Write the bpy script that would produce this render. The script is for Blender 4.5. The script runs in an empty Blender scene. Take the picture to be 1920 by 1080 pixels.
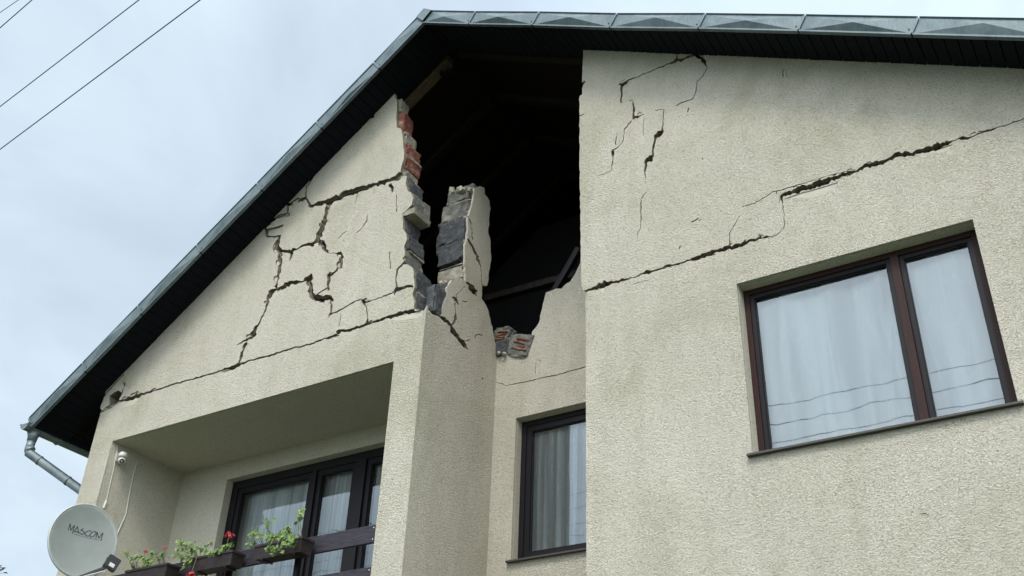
import bpy, bmesh, math, random
import numpy as np
from mathutils import Vector, Matrix, noise, geometry

random.seed(7)
SC = bpy.context.scene
COL = SC.collection

# ------------------------------------------------------------------ camera
CZ = 1.6                                   # eye height over the street
ROT = (2.13679777, -0.03505641, 0.55620165)
FPX = 1961.73                              # focal length in pixels of a 1920 px wide picture
cd = bpy.data.cameras.new('camera'); cam = bpy.data.objects.new('camera', cd); COL.objects.link(cam)
cam.location = (0, 0, CZ); cam.rotation_euler = ROT
cd.sensor_width = 36; cd.lens = 36 * FPX / 1920; cd.clip_start = .05; cd.clip_end = 3000
SC.camera = cam

# ------------------------------------------------------------------ light
SUN_EL, SUN_AZ = math.radians(50), math.radians(158)      # soft sun behind cloud, in front of the gable
w = bpy.data.worlds.new('World'); SC.world = w; w.use_nodes = True
nt = w.node_tree; nt.nodes.clear()
def N(t, typ, **kw):
    n = t.nodes.new(typ)
    for k, v in kw.items(): setattr(n, k, v)
    return n
out = N(nt, 'ShaderNodeOutputWorld')
sky = N(nt, 'ShaderNodeTexSky', sky_type='NISHITA', sun_disc=False, sun_elevation=SUN_EL, sun_rotation=SUN_AZ)
tc = N(nt, 'ShaderNodeTexCoord')
n1 = N(nt, 'ShaderNodeTexNoise'); n1.inputs['Scale'].default_value = 3.2; n1.inputs['Detail'].default_value = 5
n1.inputs['Roughness'].default_value = .5; n1.inputs['Distortion'].default_value = .6
mp = N(nt, 'ShaderNodeMapping'); mp.inputs['Scale'].default_value = (1, 1, 1.5); mp.inputs['Location'].default_value = (.35, .1, .2)
nt.links.new(tc.outputs['Generated'], mp.inputs['Vector']); nt.links.new(mp.outputs[0], n1.inputs['Vector'])
cr = N(nt, 'ShaderNodeValToRGB')
cr.color_ramp.elements[0].position = .34; cr.color_ramp.elements[0].color = (.42, .505, .595, 1)
cr.color_ramp.elements[1].position = .70; cr.color_ramp.elements[1].color = (.59, .695, .77, 1)
e = cr.color_ramp.elements.new(.52); e.color = (.49, .59, .68, 1)
nt.links.new(n1.outputs[0], cr.inputs[0])
# the cloud cover is thinner and brighter towards the hidden sun and high to the right
dt = N(nt, 'ShaderNodeVectorMath', operation='DOT_PRODUCT'); nt.links.new(tc.outputs['Generated'], dt.inputs[0])
dt.inputs[1].default_value = (math.sin(SUN_AZ) * math.cos(SUN_EL), math.cos(SUN_AZ) * math.cos(SUN_EL), math.sin(SUN_EL))
mr = N(nt, 'ShaderNodeMapRange'); mr.inputs[1].default_value = .35; mr.inputs[2].default_value = .95; mr.inputs[3].default_value = 1.0; mr.inputs[4].default_value = 4.0
nt.links.new(dt.outputs['Value'], mr.inputs[0])
d2 = N(nt, 'ShaderNodeVectorMath', operation='DOT_PRODUCT'); nt.links.new(tc.outputs['Generated'], d2.inputs[0]); d2.inputs[1].default_value = (-.05, .67, .74)
m2 = N(nt, 'ShaderNodeMapRange'); m2.inputs[1].default_value = .86; m2.inputs[2].default_value = 1; m2.inputs[3].default_value = 1.0; m2.inputs[4].default_value = 1.3
nt.links.new(d2.outputs['Value'], m2.inputs[0])
mm = N(nt, 'ShaderNodeMath', operation='MULTIPLY'); nt.links.new(mr.outputs[0], mm.inputs[0]); nt.links.new(m2.outputs[0], mm.inputs[1])
sc_ = N(nt, 'ShaderNodeVectorMath', operation='SCALE'); nt.links.new(cr.outputs[0], sc_.inputs[0]); nt.links.new(mm.outputs[0], sc_.inputs['Scale'])
wm = N(nt, 'ShaderNodeMapRange'); wm.inputs[1].default_value = .3; wm.inputs[2].default_value = .9; nt.links.new(dt.outputs['Value'], wm.inputs[0])
wx = N(nt, 'ShaderNodeMix', data_type='RGBA', blend_type='MULTIPLY'); nt.links.new(wm.outputs[0], wx.inputs[0]); nt.links.new(sc_.outputs[0], wx.inputs[6]); wx.inputs[7].default_value = (1.12, 1.0, .93, 1)
b1 = N(nt, 'ShaderNodeBackground'); b1.inputs['Strength'].default_value = .06; nt.links.new(sky.outputs[0], b1.inputs[0])
b2 = N(nt, 'ShaderNodeBackground'); b2.inputs['Strength'].default_value = 1.0; nt.links.new(wx.outputs[2], b2.inputs[0])
mx = N(nt, 'ShaderNodeMixShader'); mx.inputs[0].default_value = .93
nt.links.new(b1.outputs[0], mx.inputs[1]); nt.links.new(b2.outputs[0], mx.inputs[2]); nt.links.new(mx.outputs[0], out.inputs[0])
sl = bpy.data.lights.new('sun', 'SUN'); sun = bpy.data.objects.new('sun', sl); COL.objects.link(sun)
sl.energy = 1.5; sl.angle = math.radians(16); sl.color = (1, .93, .82)
dv = Vector((math.sin(SUN_AZ) * math.cos(SUN_EL), math.cos(SUN_AZ) * math.cos(SUN_EL), math.sin(SUN_EL)))
sun.rotation_euler = dv.to_track_quat('Z', 'Y').to_euler()
SC.view_settings.view_transform = 'Standard'; SC.view_settings.look = 'None'
SC.view_settings.exposure = .5; SC.view_settings.gamma = 1; SC.view_settings.use_curve_mapping = False
SC.cycles.max_bounces = 8; SC.cycles.transparent_max_bounces = 12

# ------------------------------------------------------------------ surveying helpers: a sight line met with a known plane of the house
from mathutils import Euler
RM = Euler(ROT, 'XYZ').to_matrix()
def ray(px, py): return RM @ Vector(((px - 960) / FPX, -(py - 540) / FPX, -1))
def on_y(px, py, y): d = ray(px, py); d = d * (y / d.y); return Vector((d.x, d.y, d.z + CZ))
def on_x(px, py, x): d = ray(px, py); d = d * (x / d.x); return Vector((d.x, d.y, d.z + CZ))
D = 7.2                                    # the gable stands in the plane y = D
XS = -.797 * D                             # left cheek of the recess
XB = -.541 * D                             # left edge of the right bay
YM = 8.54                                  # back wall of the recess
WT = .30                                   # wall thickness
def F(px, py): p = on_y(px, py, D); return (p.x, p.z)
def S(px, py): p = on_x(px, py, XS); return (p.y, p.z)
def M_(px, py): p = on_y(px, py, YM); return (p.x, p.z)
RX, RZ = -.81 * D, 1.297 * D + CZ          # ridge (underside of the boards)
SLL, SLR = .735, .556
def roof_z(x): return RZ + SLL * (x - RX) if x < RX else RZ - SLR * (x - RX)
XL, XR = -1.487 * D, .9                    # outer corners of the house
YV = .94 * D                               # verge
YBACK = D + 9

# ------------------------------------------------------------------ materials
def mat(name, color, rough=.8, metal=0, build=None):
    m = bpy.data.materials.new(name); m.use_nodes = True; t = m.node_tree
    b = t.nodes['Principled BSDF']; b.inputs['Base Color'].default_value = (*color, 1)
    b.inputs['Roughness'].default_value = rough; b.inputs['Metallic'].default_value = metal
    if build: build(t, b)
    return m
def tex(t, scale, detail=3, rough=.55, dist=0, mscale=(1, 1, 1)):
    c = N(t, 'ShaderNodeTexCoord'); g = N(t, 'ShaderNodeMapping'); g.inputs['Scale'].default_value = mscale
    n = N(t, 'ShaderNodeTexNoise'); n.inputs['Scale'].default_value = scale; n.inputs['Detail'].default_value = detail
    n.inputs['Roughness'].default_value = rough; n.inputs['Distortion'].default_value = dist
    t.links.new(c.outputs['Object'], g.inputs[0]); t.links.new(g.outputs[0], n.inputs['Vector']); return n
def ramp(t, src, stops):
    r = N(t, 'ShaderNodeValToRGB'); el = r.color_ramp.elements
    el[0].position, el[0].color = stops[0][0], (*stops[0][1], 1); el[1].position, el[1].color = stops[-1][0], (*stops[-1][1], 1)
    for p, c in stops[1:-1]: q = el.new(p); q.color = (*c, 1)
    t.links.new(src, r.inputs[0]); return r
def bump(t, b, src, strength, dist, prev=None):
    u = N(t, 'ShaderNodeBump'); u.inputs['Strength'].default_value = strength; u.inputs['Distance'].default_value = dist
    t.links.new(src, u.inputs['Height'])
    if prev: t.links.new(prev.outputs[0], u.inputs['Normal'])
    t.links.new(u.outputs[0], b.inputs['Normal']); return u
def mulcol(t, a, b, fac=1.0):
    m = N(t, 'ShaderNodeMix', data_type='RGBA', blend_type='MULTIPLY'); m.inputs[0].default_value = fac
    t.links.new(a, m.inputs[6]); t.links.new(b, m.inputs[7]); return m
XH = .81 * D                               # object coordinates of the house parts start at the ridge line
def stucco(c0, c1, grain, depth, streak=True, stains=False):
    def f(t, b):
        big = tex(t, .55, 4, .6); st = tex(t, 1.6, 4, .6, .3, (2.6, 2.6, .35))
        r = ramp(t, big.outputs[0], [(.3, c0), (.7, c1)])
        r2 = ramp(t, st.outputs[0], [(.3, (.86, .85, .83)), (.55, (1, 1, 1))])
        m = mulcol(t, r.outputs[0], r2.outputs[0], .55 if streak else .25)
        worm = tex(t, grain, 4, .6, .9, (1, 1, 1.45))
        fine = tex(t, grain * 3.2, 2, .5, .4)
        r3 = ramp(t, worm.outputs[0], [(.36, (.58, .56, .51)), (.47, (1, 1, 1))])
        m = mulcol(t, m.outputs[2], r3.outputs[0], .75)
        if stains:
            # rain run-off under the sills and faint grey-green blotches
            blo = tex(t, .9, 5, .68, .8); rb = ramp(t, blo.outputs[0], [(.36, (.80, .81, .74)), (.47, (.95, .955, .93)), (.56, (1, 1, 1))]); m = mulcol(t, m.outputs[2], rb.outputs[0], .7)
            c = N(t, 'ShaderNodeTexCoord'); sx = N(t, 'ShaderNodeSeparateXYZ'); t.links.new(c.outputs['Object'], sx.inputs[0])
            def rng(src, a0, a1, b0, b1):
                q = N(t, 'ShaderNodeMapRange'); q.inputs[1].default_value = a0; q.inputs[2].default_value = a1; q.inputs[3].default_value = b0; q.inputs[4].default_value = b1; t.links.new(src, q.inputs[0]); return q.outputs[0]
            def mul(a, b_):
                q = N(t, 'ShaderNodeMath', operation='MULTIPLY'); t.links.new(a, q.inputs[0]); t.links.new(b_, q.inputs[1]); return q.outputs[0]
            zc = sx.outputs[2]; f1 = mul(rng(zc, 4.82, 4.80, 0, 1), rng(zc, 4.85, 3.9, 1, 0)); f1 = mul(f1, mul(rng(sx.outputs[0], XH - 2.6, XH - 2.3, 0, 1), rng(sx.outputs[0], XH - .3, XH - .6, 0, 1)))
            run = tex(t, 2.2, 5, .7, .3, (4, 4, .25)); f1 = mul(f1, rng(run.outputs[0], .38, .60, 0, 1))
            mx2 = N(t, 'ShaderNodeMix', data_type='RGBA', blend_type='MULTIPLY'); t.links.new(f1, mx2.inputs[0]); t.links.new(m.outputs[2], mx2.inputs[6]); mx2.inputs[7].default_value = (.70, .71, .60, 1); m = mx2
        t.links.new(m.outputs[2], b.inputs['Base Color'])
        u = bump(t, b, worm.outputs[0], .9, depth)
        bump(t, b, fine.outputs[0], .5, depth * .35, u)
        b.inputs['Specular IOR Level'].default_value = .25
    return f
CREAM = (.625, .585, .49); CREAM2 = (.71, .668, .565)
MS = mat('cream_stucco', CREAM, .92, build=stucco(CREAM, CREAM2, 60, .042, True, True))
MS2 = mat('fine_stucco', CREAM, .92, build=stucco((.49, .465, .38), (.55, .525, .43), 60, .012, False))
def rough_f(c0, c1, c2, scale, depth):
    def f(t, b):
        n = tex(t, scale, 6, .65, .4); r = ramp(t, n.outputs[0], [(.3, c0), (.5, c1), (.72, c2)])
        t.links.new(r.outputs[0], b.inputs['Base Color']); n2 = tex(t, scale * 3, 6, .7); bump(t, b, n2.outputs[0], .8, depth)
    return f
MMORT = mat('mortar', (.3, .27, .2), .95, build=rough_f((.16, .145, .115), (.26, .24, .19), (.40, .375, .31), 9, .015))
MCORE = mat('crack_mortar', (.2, .18, .14), .95, build=rough_f((.09, .075, .056), (.165, .14, .108), (.26, .23, .18), 10, .02))
MRENDER = mat('base_render', (.4, .37, .3), .95, build=rough_f((.38, .355, .29), (.43, .405, .335), (.48, .455, .385), 6, .006))
MBLOCK = mat('slag_block', (.05, .07, .09), .9, build=rough_f((.028, .032, .037), (.055, .061, .068), (.15, .148, .135), 14, .03))
MBLOCK2 = mat('pale_block', (.15, .15, .14), .9, build=rough_f((.055, .062, .066), (.13, .13, .118), (.28, .26, .21), 8, .02))
MBRICK = mat('red_brick', (.3, .09, .05), .9, build=rough_f((.10, .034, .024), (.19, .058, .036), (.30, .24, .19), 11, .015))
def zinc_f(t, b):
    n = tex(t, 6, 5, .6, .3); r = ramp(t, n.outputs[0], [(.3, (.085, .12, .132)), (.7, (.165, .205, .218))])
    s = tex(t, 14, 4, .65, .5, (6, 1, 1)); r2 = ramp(t, s.outputs[0], [(.35, (.75, .76, .78)), (.6, (1, 1, 1))])
    m = mulcol(t, r.outputs[0], r2.outputs[0], .8); t.links.new(m.outputs[2], b.inputs['Base Color'])
    rr = N(t, 'ShaderNodeMapRange'); rr.inputs[3].default_value = .42; rr.inputs[4].default_value = .68
    t.links.new(n.outputs[0], rr.inputs[0]); t.links.new(rr.outputs[0], b.inputs['Roughness']); bump(t, b, n.outputs[0], .25, .01)
MZINC = mat('galvanised_sheet', (.35, .4, .42), .6, .45, zinc_f)
MZDARK = mat('old_zinc_gutter', (.13, .16, .17), .5, .55, lambda t, b: (lambda n: (t.links.new(ramp(t, n.outputs[0], [(.3, (.10, .13, .14)), (.7, (.24, .28, .29))]).outputs[0], b.inputs['Base Color']), bump(t, b, n.outputs[0], .2, .01)))(tex(t, 5, 5, .6)))
def wood_f(c0, c1, ms=(1, 1, 14), depth=.004):
    def f(t, b):
        n = tex(t, 6, 5, .65, .4, ms); r = ramp(t, n.outputs[0], [(.3, c0), (.7, c1)])
        t.links.new(r.outputs[0], b.inputs['Base Color']); bump(t, b, n.outputs[0], .4, depth); b.inputs['Specular IOR Level'].default_value = .22
    return f
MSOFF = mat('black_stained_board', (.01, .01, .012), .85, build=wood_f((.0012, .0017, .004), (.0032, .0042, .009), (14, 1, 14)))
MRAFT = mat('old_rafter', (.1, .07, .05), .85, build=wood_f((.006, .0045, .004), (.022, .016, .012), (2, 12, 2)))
MRAFT2 = mat('lit_rafter', (.1, .07, .05), .85, build=wood_f((.06, .044, .032), (.17, .12, .085), (2, 12, 2)))  # rafter timber lightened for the front rafter, its daylight put into the colour
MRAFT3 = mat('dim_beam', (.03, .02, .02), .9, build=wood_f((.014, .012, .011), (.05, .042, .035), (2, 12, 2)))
MSHEA = mat('roof_boards', (.05, .025, .018), .85, build=wood_f((.004, .002, .002), (.012, .006, .005), (2, 10, 2)))
MFRAME = mat('brown_frame', (.05, .022, .018), .6, build=wood_f((.017, .006, .0055), (.034, .013, .011), (14, 14, 1), .001))
MDARKF = mat('dark_frame', (.012, .01, .011), .45, build=wood_f((.005, .004, .006), (.011, .009, .011), (14, 14, 1), .001))
MRAIL = mat('railing_board', (.02, .016, .02), .5, build=wood_f((.013, .010, .013), (.05, .045, .06), (1.2, 8, 14), .003))
MBOX = mat('flower_box_plastic', (.03, .022, .022), .5, build=wood_f((.02, .015, .015), (.045, .034, .034), (2, 2, 6), .001))
MSOIL = mat('soil', (.03, .02, .012), 1)
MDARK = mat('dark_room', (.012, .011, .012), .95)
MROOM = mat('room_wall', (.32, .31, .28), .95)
MPIPE = mat('cable_sheath', (.03, .025, .045), .6)
MWHITE = mat('white_plastic', (.55, .54, .48), .45)
MBLK = mat('black_plastic', (.012, .013, .016), .4)
MDISH = mat('dish_paint', (.36, .39, .375), .42, build=lambda t, b: (lambda n: (t.links.new(ramp(t, n.outputs[0], [(.3, (.34, .375, .355)), (.7, (.43, .46, .435))]).outputs[0], b.inputs['Base Color'])))(tex(t, 3, 5, .6)))
MLOGO = mat('logo_ink', (.015, .02, .03), .6)
MLOGO2 = mat('logo_ink_pale', (.12, .15, .15), .6)
MLEAF = mat('geranium_leaf', (.09, .16, .03), .6, build=lambda t, b: (t.links.new(ramp(t, tex(t, 9, 2).outputs[0], [(.3, (.055, .12, .02)), (.55, (.13, .22, .035)), (.75, (.26, .30, .07))]).outputs[0], b.inputs['Base Color']), b.inputs.__getitem__('Subsurface Weight').__setattr__('default_value', 0)))
MSTEM = mat('plant_stem', (.12, .14, .05), .7)
MFLOW = mat('red_petal', (.34, .014, .02), .7)
MTILE = mat('roof_sheet', (.12, .13, .14), .5, .3)
MGRASS = mat('lawn', (.06, .08, .03), 1, build=rough_f((.035, .055, .018), (.06, .085, .03), (.10, .11, .05), 3, .03))
MASPH = mat('asphalt', (.06, .06, .06), .95, build=rough_f((.04, .04, .04), (.055, .055, .055), (.075, .073, .07), 14, .005))
MLIP = mat('torn_render_edge', (.2, .17, .12), .95, build=rough_f((.11, .09, .062), (.19, .16, .115), (.32, .285, .22), 14, .012))
def glass_mat():
    m = bpy.data.materials.new('window_glass'); m.use_nodes = True; t = m.node_tree; t.nodes.clear()
    o = N(t, 'ShaderNodeOutputMaterial'); tr = N(t, 'ShaderNodeBsdfTransparent'); tr.inputs[0].default_value = (.94, .98, .98, 1)
    g = N(t, 'ShaderNodeBsdfGlossy'); g.inputs['Roughness'].default_value = .0; g.inputs[0].default_value = (.88, .96, 1, 1)
    fr = N(t, 'ShaderNodeFresnel'); fr.inputs[0].default_value = 2.15
    n = tex(t, 2.2, 2, .4); u = N(t, 'ShaderNodeBump'); u.inputs['Strength'].default_value = .12; u.inputs['Distance'].default_value = .01
    t.links.new(n.outputs[0], u.inputs['Height']); t.links.new(u.outputs[0], g.inputs['Normal'])
    x = N(t, 'ShaderNodeMixShader'); t.links.new(fr.outputs[0], x.inputs[0]); t.links.new(tr.outputs[0], x.inputs[1]); t.links.new(g.outputs[0], x.inputs[2])
    t.links.new(x.outputs[0], o.inputs[0]); return m
MGLASS = glass_mat()
def curtain_mat(name, col, solid, sc=(30, 30, 2.2), fs=(4.5, 4.5, .45), lo=.70):
    m = bpy.data.materials.new(name); m.use_nodes = True; t = m.node_tree; t.nodes.clear()
    o = N(t, 'ShaderNodeOutputMaterial'); d = N(t, 'ShaderNodeBsdfDiffuse'); d.inputs[0].default_value = (*col, 1)
    tl = N(t, 'ShaderNodeBsdfTranslucent'); tl.inputs[0].default_value = (*col, 1); tr = N(t, 'ShaderNodeBsdfTransparent')
    n0 = tex(t, 1.0, 1, .4, .5, (7, 7, 1.5)); r0 = ramp(t, n0.outputs[0], [(.0, (.93, .93, .93)), (.470, (.93, .93, .93)), (.485, (1, 1, 1)), (.50, (.93, .93, .93)), (.575, (.93, .93, .93)), (.588, (1, 1, 1)), (.60, (.93, .93, .93)), (1, (.93, .93, .93))])
    n9 = tex(t, 1.0, 2, .5, .4, fs); r9 = ramp(t, n9.outputs[0], [(.36, tuple(lo * q for q in col)), (.6, col)])  # shade and cloth density of the folds, put into the colour as bands
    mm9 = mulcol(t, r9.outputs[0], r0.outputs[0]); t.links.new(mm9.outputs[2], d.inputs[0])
    a = N(t, 'ShaderNodeMixShader'); a.inputs[0].default_value = .12; t.links.new(d.outputs[0], a.inputs[1]); t.links.new(tl.outputs[0], a.inputs[2])
    n = tex(t, 1.0, 3, .6, .6, sc); r = N(t, 'ShaderNodeMapRange'); r.inputs[1].default_value = .56; r.inputs[2].default_value = .66
    r.inputs[3].default_value = solid; r.inputs[4].default_value = min(1, solid + .28); t.links.new(n.outputs[0], r.inputs[0])
    x = N(t, 'ShaderNodeMixShader'); t.links.new(r.outputs[0], x.inputs[0]); t.links.new(tr.outputs[0], x.inputs[1]); t.links.new(a.outputs[0], x.inputs[2])
    t.links.new(x.outputs[0], o.inputs[0]); return m
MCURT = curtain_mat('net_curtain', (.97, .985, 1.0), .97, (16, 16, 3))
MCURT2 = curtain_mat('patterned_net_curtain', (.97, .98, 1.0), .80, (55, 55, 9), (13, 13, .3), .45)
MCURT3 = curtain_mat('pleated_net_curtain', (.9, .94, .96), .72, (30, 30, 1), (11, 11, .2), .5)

# ------------------------------------------------------------------ object helpers
def obj(name, bm, m, parent=None, label=None, smooth=False):
    if not bm.faces: bm.free(); return None
    me = bpy.data.meshes.new(name); bm.normal_update(); bm.to_mesh(me); bm.free()
    for x in (m if isinstance(m, (list, tuple)) else [m]): me.materials.append(x)
    if smooth:
        for p in me.polygons: p.use_smooth = True
    o = bpy.data.objects.new(name, me); COL.objects.link(o)
    if parent: o.parent = parent; o.matrix_parent_inverse = parent_inv(parent)
    if label: o['label'] = label
    return o
def parent_inv(p):
    mtx = Matrix.Translation(p.location) if p.parent is None else Matrix.Translation(p.parent.location)
    return mtx.inverted() if p.type == 'EMPTY' or p.parent is None else Matrix()
def thing(name, label, cat, loc, group=None):
    o = bpy.data.objects.new(name, None); COL.objects.link(o); o.location = loc; o.empty_display_size = .1
    o['label'] = label; o['category'] = cat
    if group: o['group'] = group
    return o
def tag(o, label, cat, group=None):
    o['label'] = label; o['category'] = cat
    if group: o['group'] = group
    return o
def bx(bm, x0, x1, y0, y1, z0, z1):
    v = [bm.verts.new(p) for p in ((x0,y0,z0),(x1,y0,z0),(x1,y1,z0),(x0,y1,z0),(x0,y0,z1),(x1,y0,z1),(x1,y1,z1),(x0,y1,z1))]
    for f in ((0,3,2,1),(4,5,6,7),(0,1,5,4),(1,2,6,5),(2,3,7,6),(3,0,4,7)): bm.faces.new([v[i] for i in f])
    return v
def beam(bm, a, b, wd, ht, up=Vector((0, 0, 1))):
    a, b = Vector(a), Vector(b); d = (b - a).normalized(); s = d.cross(up)
    if s.length < 1e-4: s = Vector((1, 0, 0))
    s.normalize(); u = s.cross(d).normalized(); v = []
    for p in (a, b):
        for i, j in ((-1,-1),(1,-1),(1,1),(-1,1)): v.append(bm.verts.new(p + s * (i * wd / 2) + u * (j * ht / 2)))
    for f in ((0,1,2,3),(7,6,5,4),(0,4,5,1),(1,5,6,2),(2,6,7,3),(3,7,4,0)): bm.faces.new([v[i] for i in f])
def tube(bm, pts, r, seg=10, caps=True):
    pts = [Vector(p) for p in pts]; rs = r if isinstance(r, (list, tuple)) else [r] * len(pts); rings = []
    pv = None
    for i, p in enumerate(pts):
        a = pts[max(0, i - 1)]; b = pts[min(len(pts) - 1, i + 1)]; d = (b - a).normalized()
        if pv is None: pv = d.orthogonal().normalized()
        pv = (pv - d * pv.dot(d)).normalized(); q = d.cross(pv)
        rings.append([bm.verts.new(p + (pv * math.cos(2*math.pi*k/seg) + q * math.sin(2*math.pi*k/seg)) * rs[i]) for k in range(seg)])
    for a, b in zip(rings, rings[1:]):
        for k in range(seg): bm.faces.new((a[k], a[(k+1) % seg], b[(k+1) % seg], b[k]))
    if caps: bm.faces.new(rings[0][::-1]); bm.faces.new(rings[-1])
def rough_box(x0, x1, y0, y1, z0, z1, amp, seed, cuts=5, round_=.006):
    """a broken lump of masonry: subdivided box, chipped arrises, fractured faces"""
    bm = bmesh.new(); bx(bm, x0, x1, y0, y1, z0, z1); cuts = cuts + 3
    bmesh.ops.subdivide_edges(bm, edges=bm.edges[:], cuts=cuts, use_grid_fill=True)
    c = Vector(((x0+x1)/2, (y0+y1)/2, (z0+z1)/2)); h = Vector(((x1-x0)/2, (y1-y0)/2, (z1-z0)/2)); o = Vector((seed * 3.7, seed * 1.3, seed * 2.1))
    R = random.Random(seed); sk = {k: Vector((R.uniform(-1, 1), R.uniform(-1, 1), R.uniform(-1, 1))) * .010 for k in [(i, j, l) for i in (-1, 1) for j in (-1, 1) for l in (-1, 1)]}
    for v in bm.verts:
        q = v.co - c; on = sum(abs(abs(q[i]) - h[i]) < 1e-5 for i in range(3)); u = [q[i] / h[i] for i in range(3)]
        s_ = Vector((0, 0, 0))
        for k, d in sk.items(): s_ += d * ((1 + k[0] * u[0]) * (1 + k[1] * u[1]) * (1 + k[2] * u[2]) / 8)
        if on >= 2:
            k = max(0, noise.noise(v.co * 13 + o) - .05)
            for i in range(3):
                if abs(abs(q[i]) - h[i]) < 1e-5: q[i] -= math.copysign((round_ * .5 + .05 * k) * (1 if on == 2 else 1.3), q[i])
        v.co = c + q + s_ + noise.noise_vector(v.co * 5 + o) * amp * .3 + noise.noise_vector(v.co * 16 + o) * amp * .35 + noise.noise_vector(v.co * 45 + o) * amp * .3
    return bm
def chunk(x0, x1, y0, y1, z0, z1, seed, n=14):
    """an angular crumb: the hull of a few random points, slightly crushed"""
    R = random.Random(seed); bm = bmesh.new()
    for _ in range(n):
        d = Vector((R.gauss(0, 1), R.gauss(0, 1), R.gauss(0, 1))).normalized() * R.uniform(.75, 1)
        bm.verts.new(((x0+x1)/2 + d.x*(x1-x0)/2*1.1, (y0+y1)/2 + d.y*(y1-y0)/2*1.1, (z0+z1)/2 + d.z*(z1-z0)/2*1.1))
    bmesh.ops.convex_hull(bm, input=bm.verts[:]); bmesh.ops.delete(bm, geom=[v for v in bm.verts if not v.link_faces], context='VERTS')
    bmesh.ops.subdivide_edges(bm, edges=bm.edges[:], cuts=2, use_grid_fill=True)
    l = min(x1-x0, z1-z0)
    for v in bm.verts: v.co += noise.noise_vector(v.co * 30 + Vector((seed, 0, 0))) * l * .10
    return bm

# ---- plates with cracks: a wall skin cut by polygons, every loose piece a little proud of the rest
def in_poly(P, poly):
    x, y = P[:, 0], P[:, 1]; r = np.zeros(len(P), bool); n = len(poly)
    for i in range(n):
        x0, y0 = poly[i]; x1, y1 = poly[(i + 1) % n]
        if y0 == y1: continue
        c = (y0 > y) != (y1 > y); r ^= c & (x < (x1 - x0) * (y - y0) / (y1 - y0) + x0)
    return r
def in_any(P, polys):
    r = np.zeros(len(P), bool)
    for q in polys:
        a = np.array(q); lo = a.min(0); hi = a.max(0)
        m = (P[:, 0] >= lo[0]) & (P[:, 0] <= hi[0]) & (P[:, 1] >= lo[1]) & (P[:, 1] <= hi[1])
        ix = np.nonzero(m)[0]
        if len(ix): r[ix] |= in_poly(P[ix], q)
    return r
def plate(outer, clean, cracks, to3, th, back=False, off=None, depth0=0, largest=False):
    polys = [outer] + clean + cracks; V = []; E = []
    for q in polys:
        b = len(V); V += [Vector(p) for p in q]; E += [(b + i, b + (i + 1) % len(q)) for i in range(len(q))]
    vo, eo, fo, _, _, _ = geometry.delaunay_2d_cdt(V, E, [], 0, 1e-5)
    A = np.array([(v.x, v.y) for v in vo]); T = np.array([f for f in fo if len(f) == 3])
    cen = A[T].mean(1)
    keep = in_any(cen, [outer]) & ~in_any(cen, clean) & ~in_any(cen, cracks)
    T = T[keep]
    par = list(range(len(T)))
    def find(i):
        while par[i] != i: par[i] = par[par[i]]; i = par[i]
        return i
    em = {}
    for i, t in enumerate(T):
        for k in range(3):
            a, b = int(t[k]), int(t[(k + 1) % 3]); key = (min(a, b), max(a, b))
            if key in em: par[find(i)] = find(em[key][0]); em[key] = None
            else: em[key] = (i, a, b)
    bd = [x for x in em.values() if x]
    comps = {}; area = {}
    for i, t in enumerate(T):
        r = find(i); p = A[t]; ar = abs(np.cross(p[1] - p[0], p[2] - p[0])) / 2
        area[r] = area.get(r, 0) + ar; comps[r] = comps.get(r, np.zeros(2)) + cen[keep][i] * ar
    if largest and area:
        top_ = max(area.values())
        for k in area:
            if area[k] < top_: area[k] = 0
    offs = {r: (off(comps[r] / max(area[r], 1e-9), area[r]) if off else 0) for r in comps}
    bm = bmesh.new(); vf = {}; vb = {}
    def gv(d, r, i, dep):
        if (r, i) not in d: d[(r, i)] = bm.verts.new(to3(A[i][0], A[i][1], dep))
        return d[(r, i)]
    for i, t in enumerate(T):
        r = find(i)
        if area[r] < 2e-5: continue
        f = bm.faces.new([gv(vf, r, int(j), depth0 - offs[r]) for j in t]); f.material_index = 0
        if back: bm.faces.new([gv(vb, r, int(j), depth0 + th) for j in t[::-1]]).material_index = 0
    if bd:
        mids = np.array([(A[a] + A[b]) / 2 for _, a, b in bd]); outp = []
        for (i, a, b), m in zip(bd, mids):
            n = np.array([-(A[b] - A[a])[1], (A[b] - A[a])[0]]); n /= max(np.linalg.norm(n), 1e-9)
            if (cen[keep][i] - m) @ n > 0: n = -n
            outp.append(m + n * .0006)
        ic = in_any(np.array(outp), cracks)
        for (i, a, b), c in zip(bd, ic):
            r = find(i)
            if area[r] < 2e-5: continue
            try: f = bm.faces.new([gv(vf, r, a, depth0 - offs[r]), gv(vf, r, b, depth0 - offs[r]), gv(vb, r, b, depth0 + th), gv(vb, r, a, depth0 + th)])
            except ValueError: continue
            f.material_index = 1 if c else 0
    return bm
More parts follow.
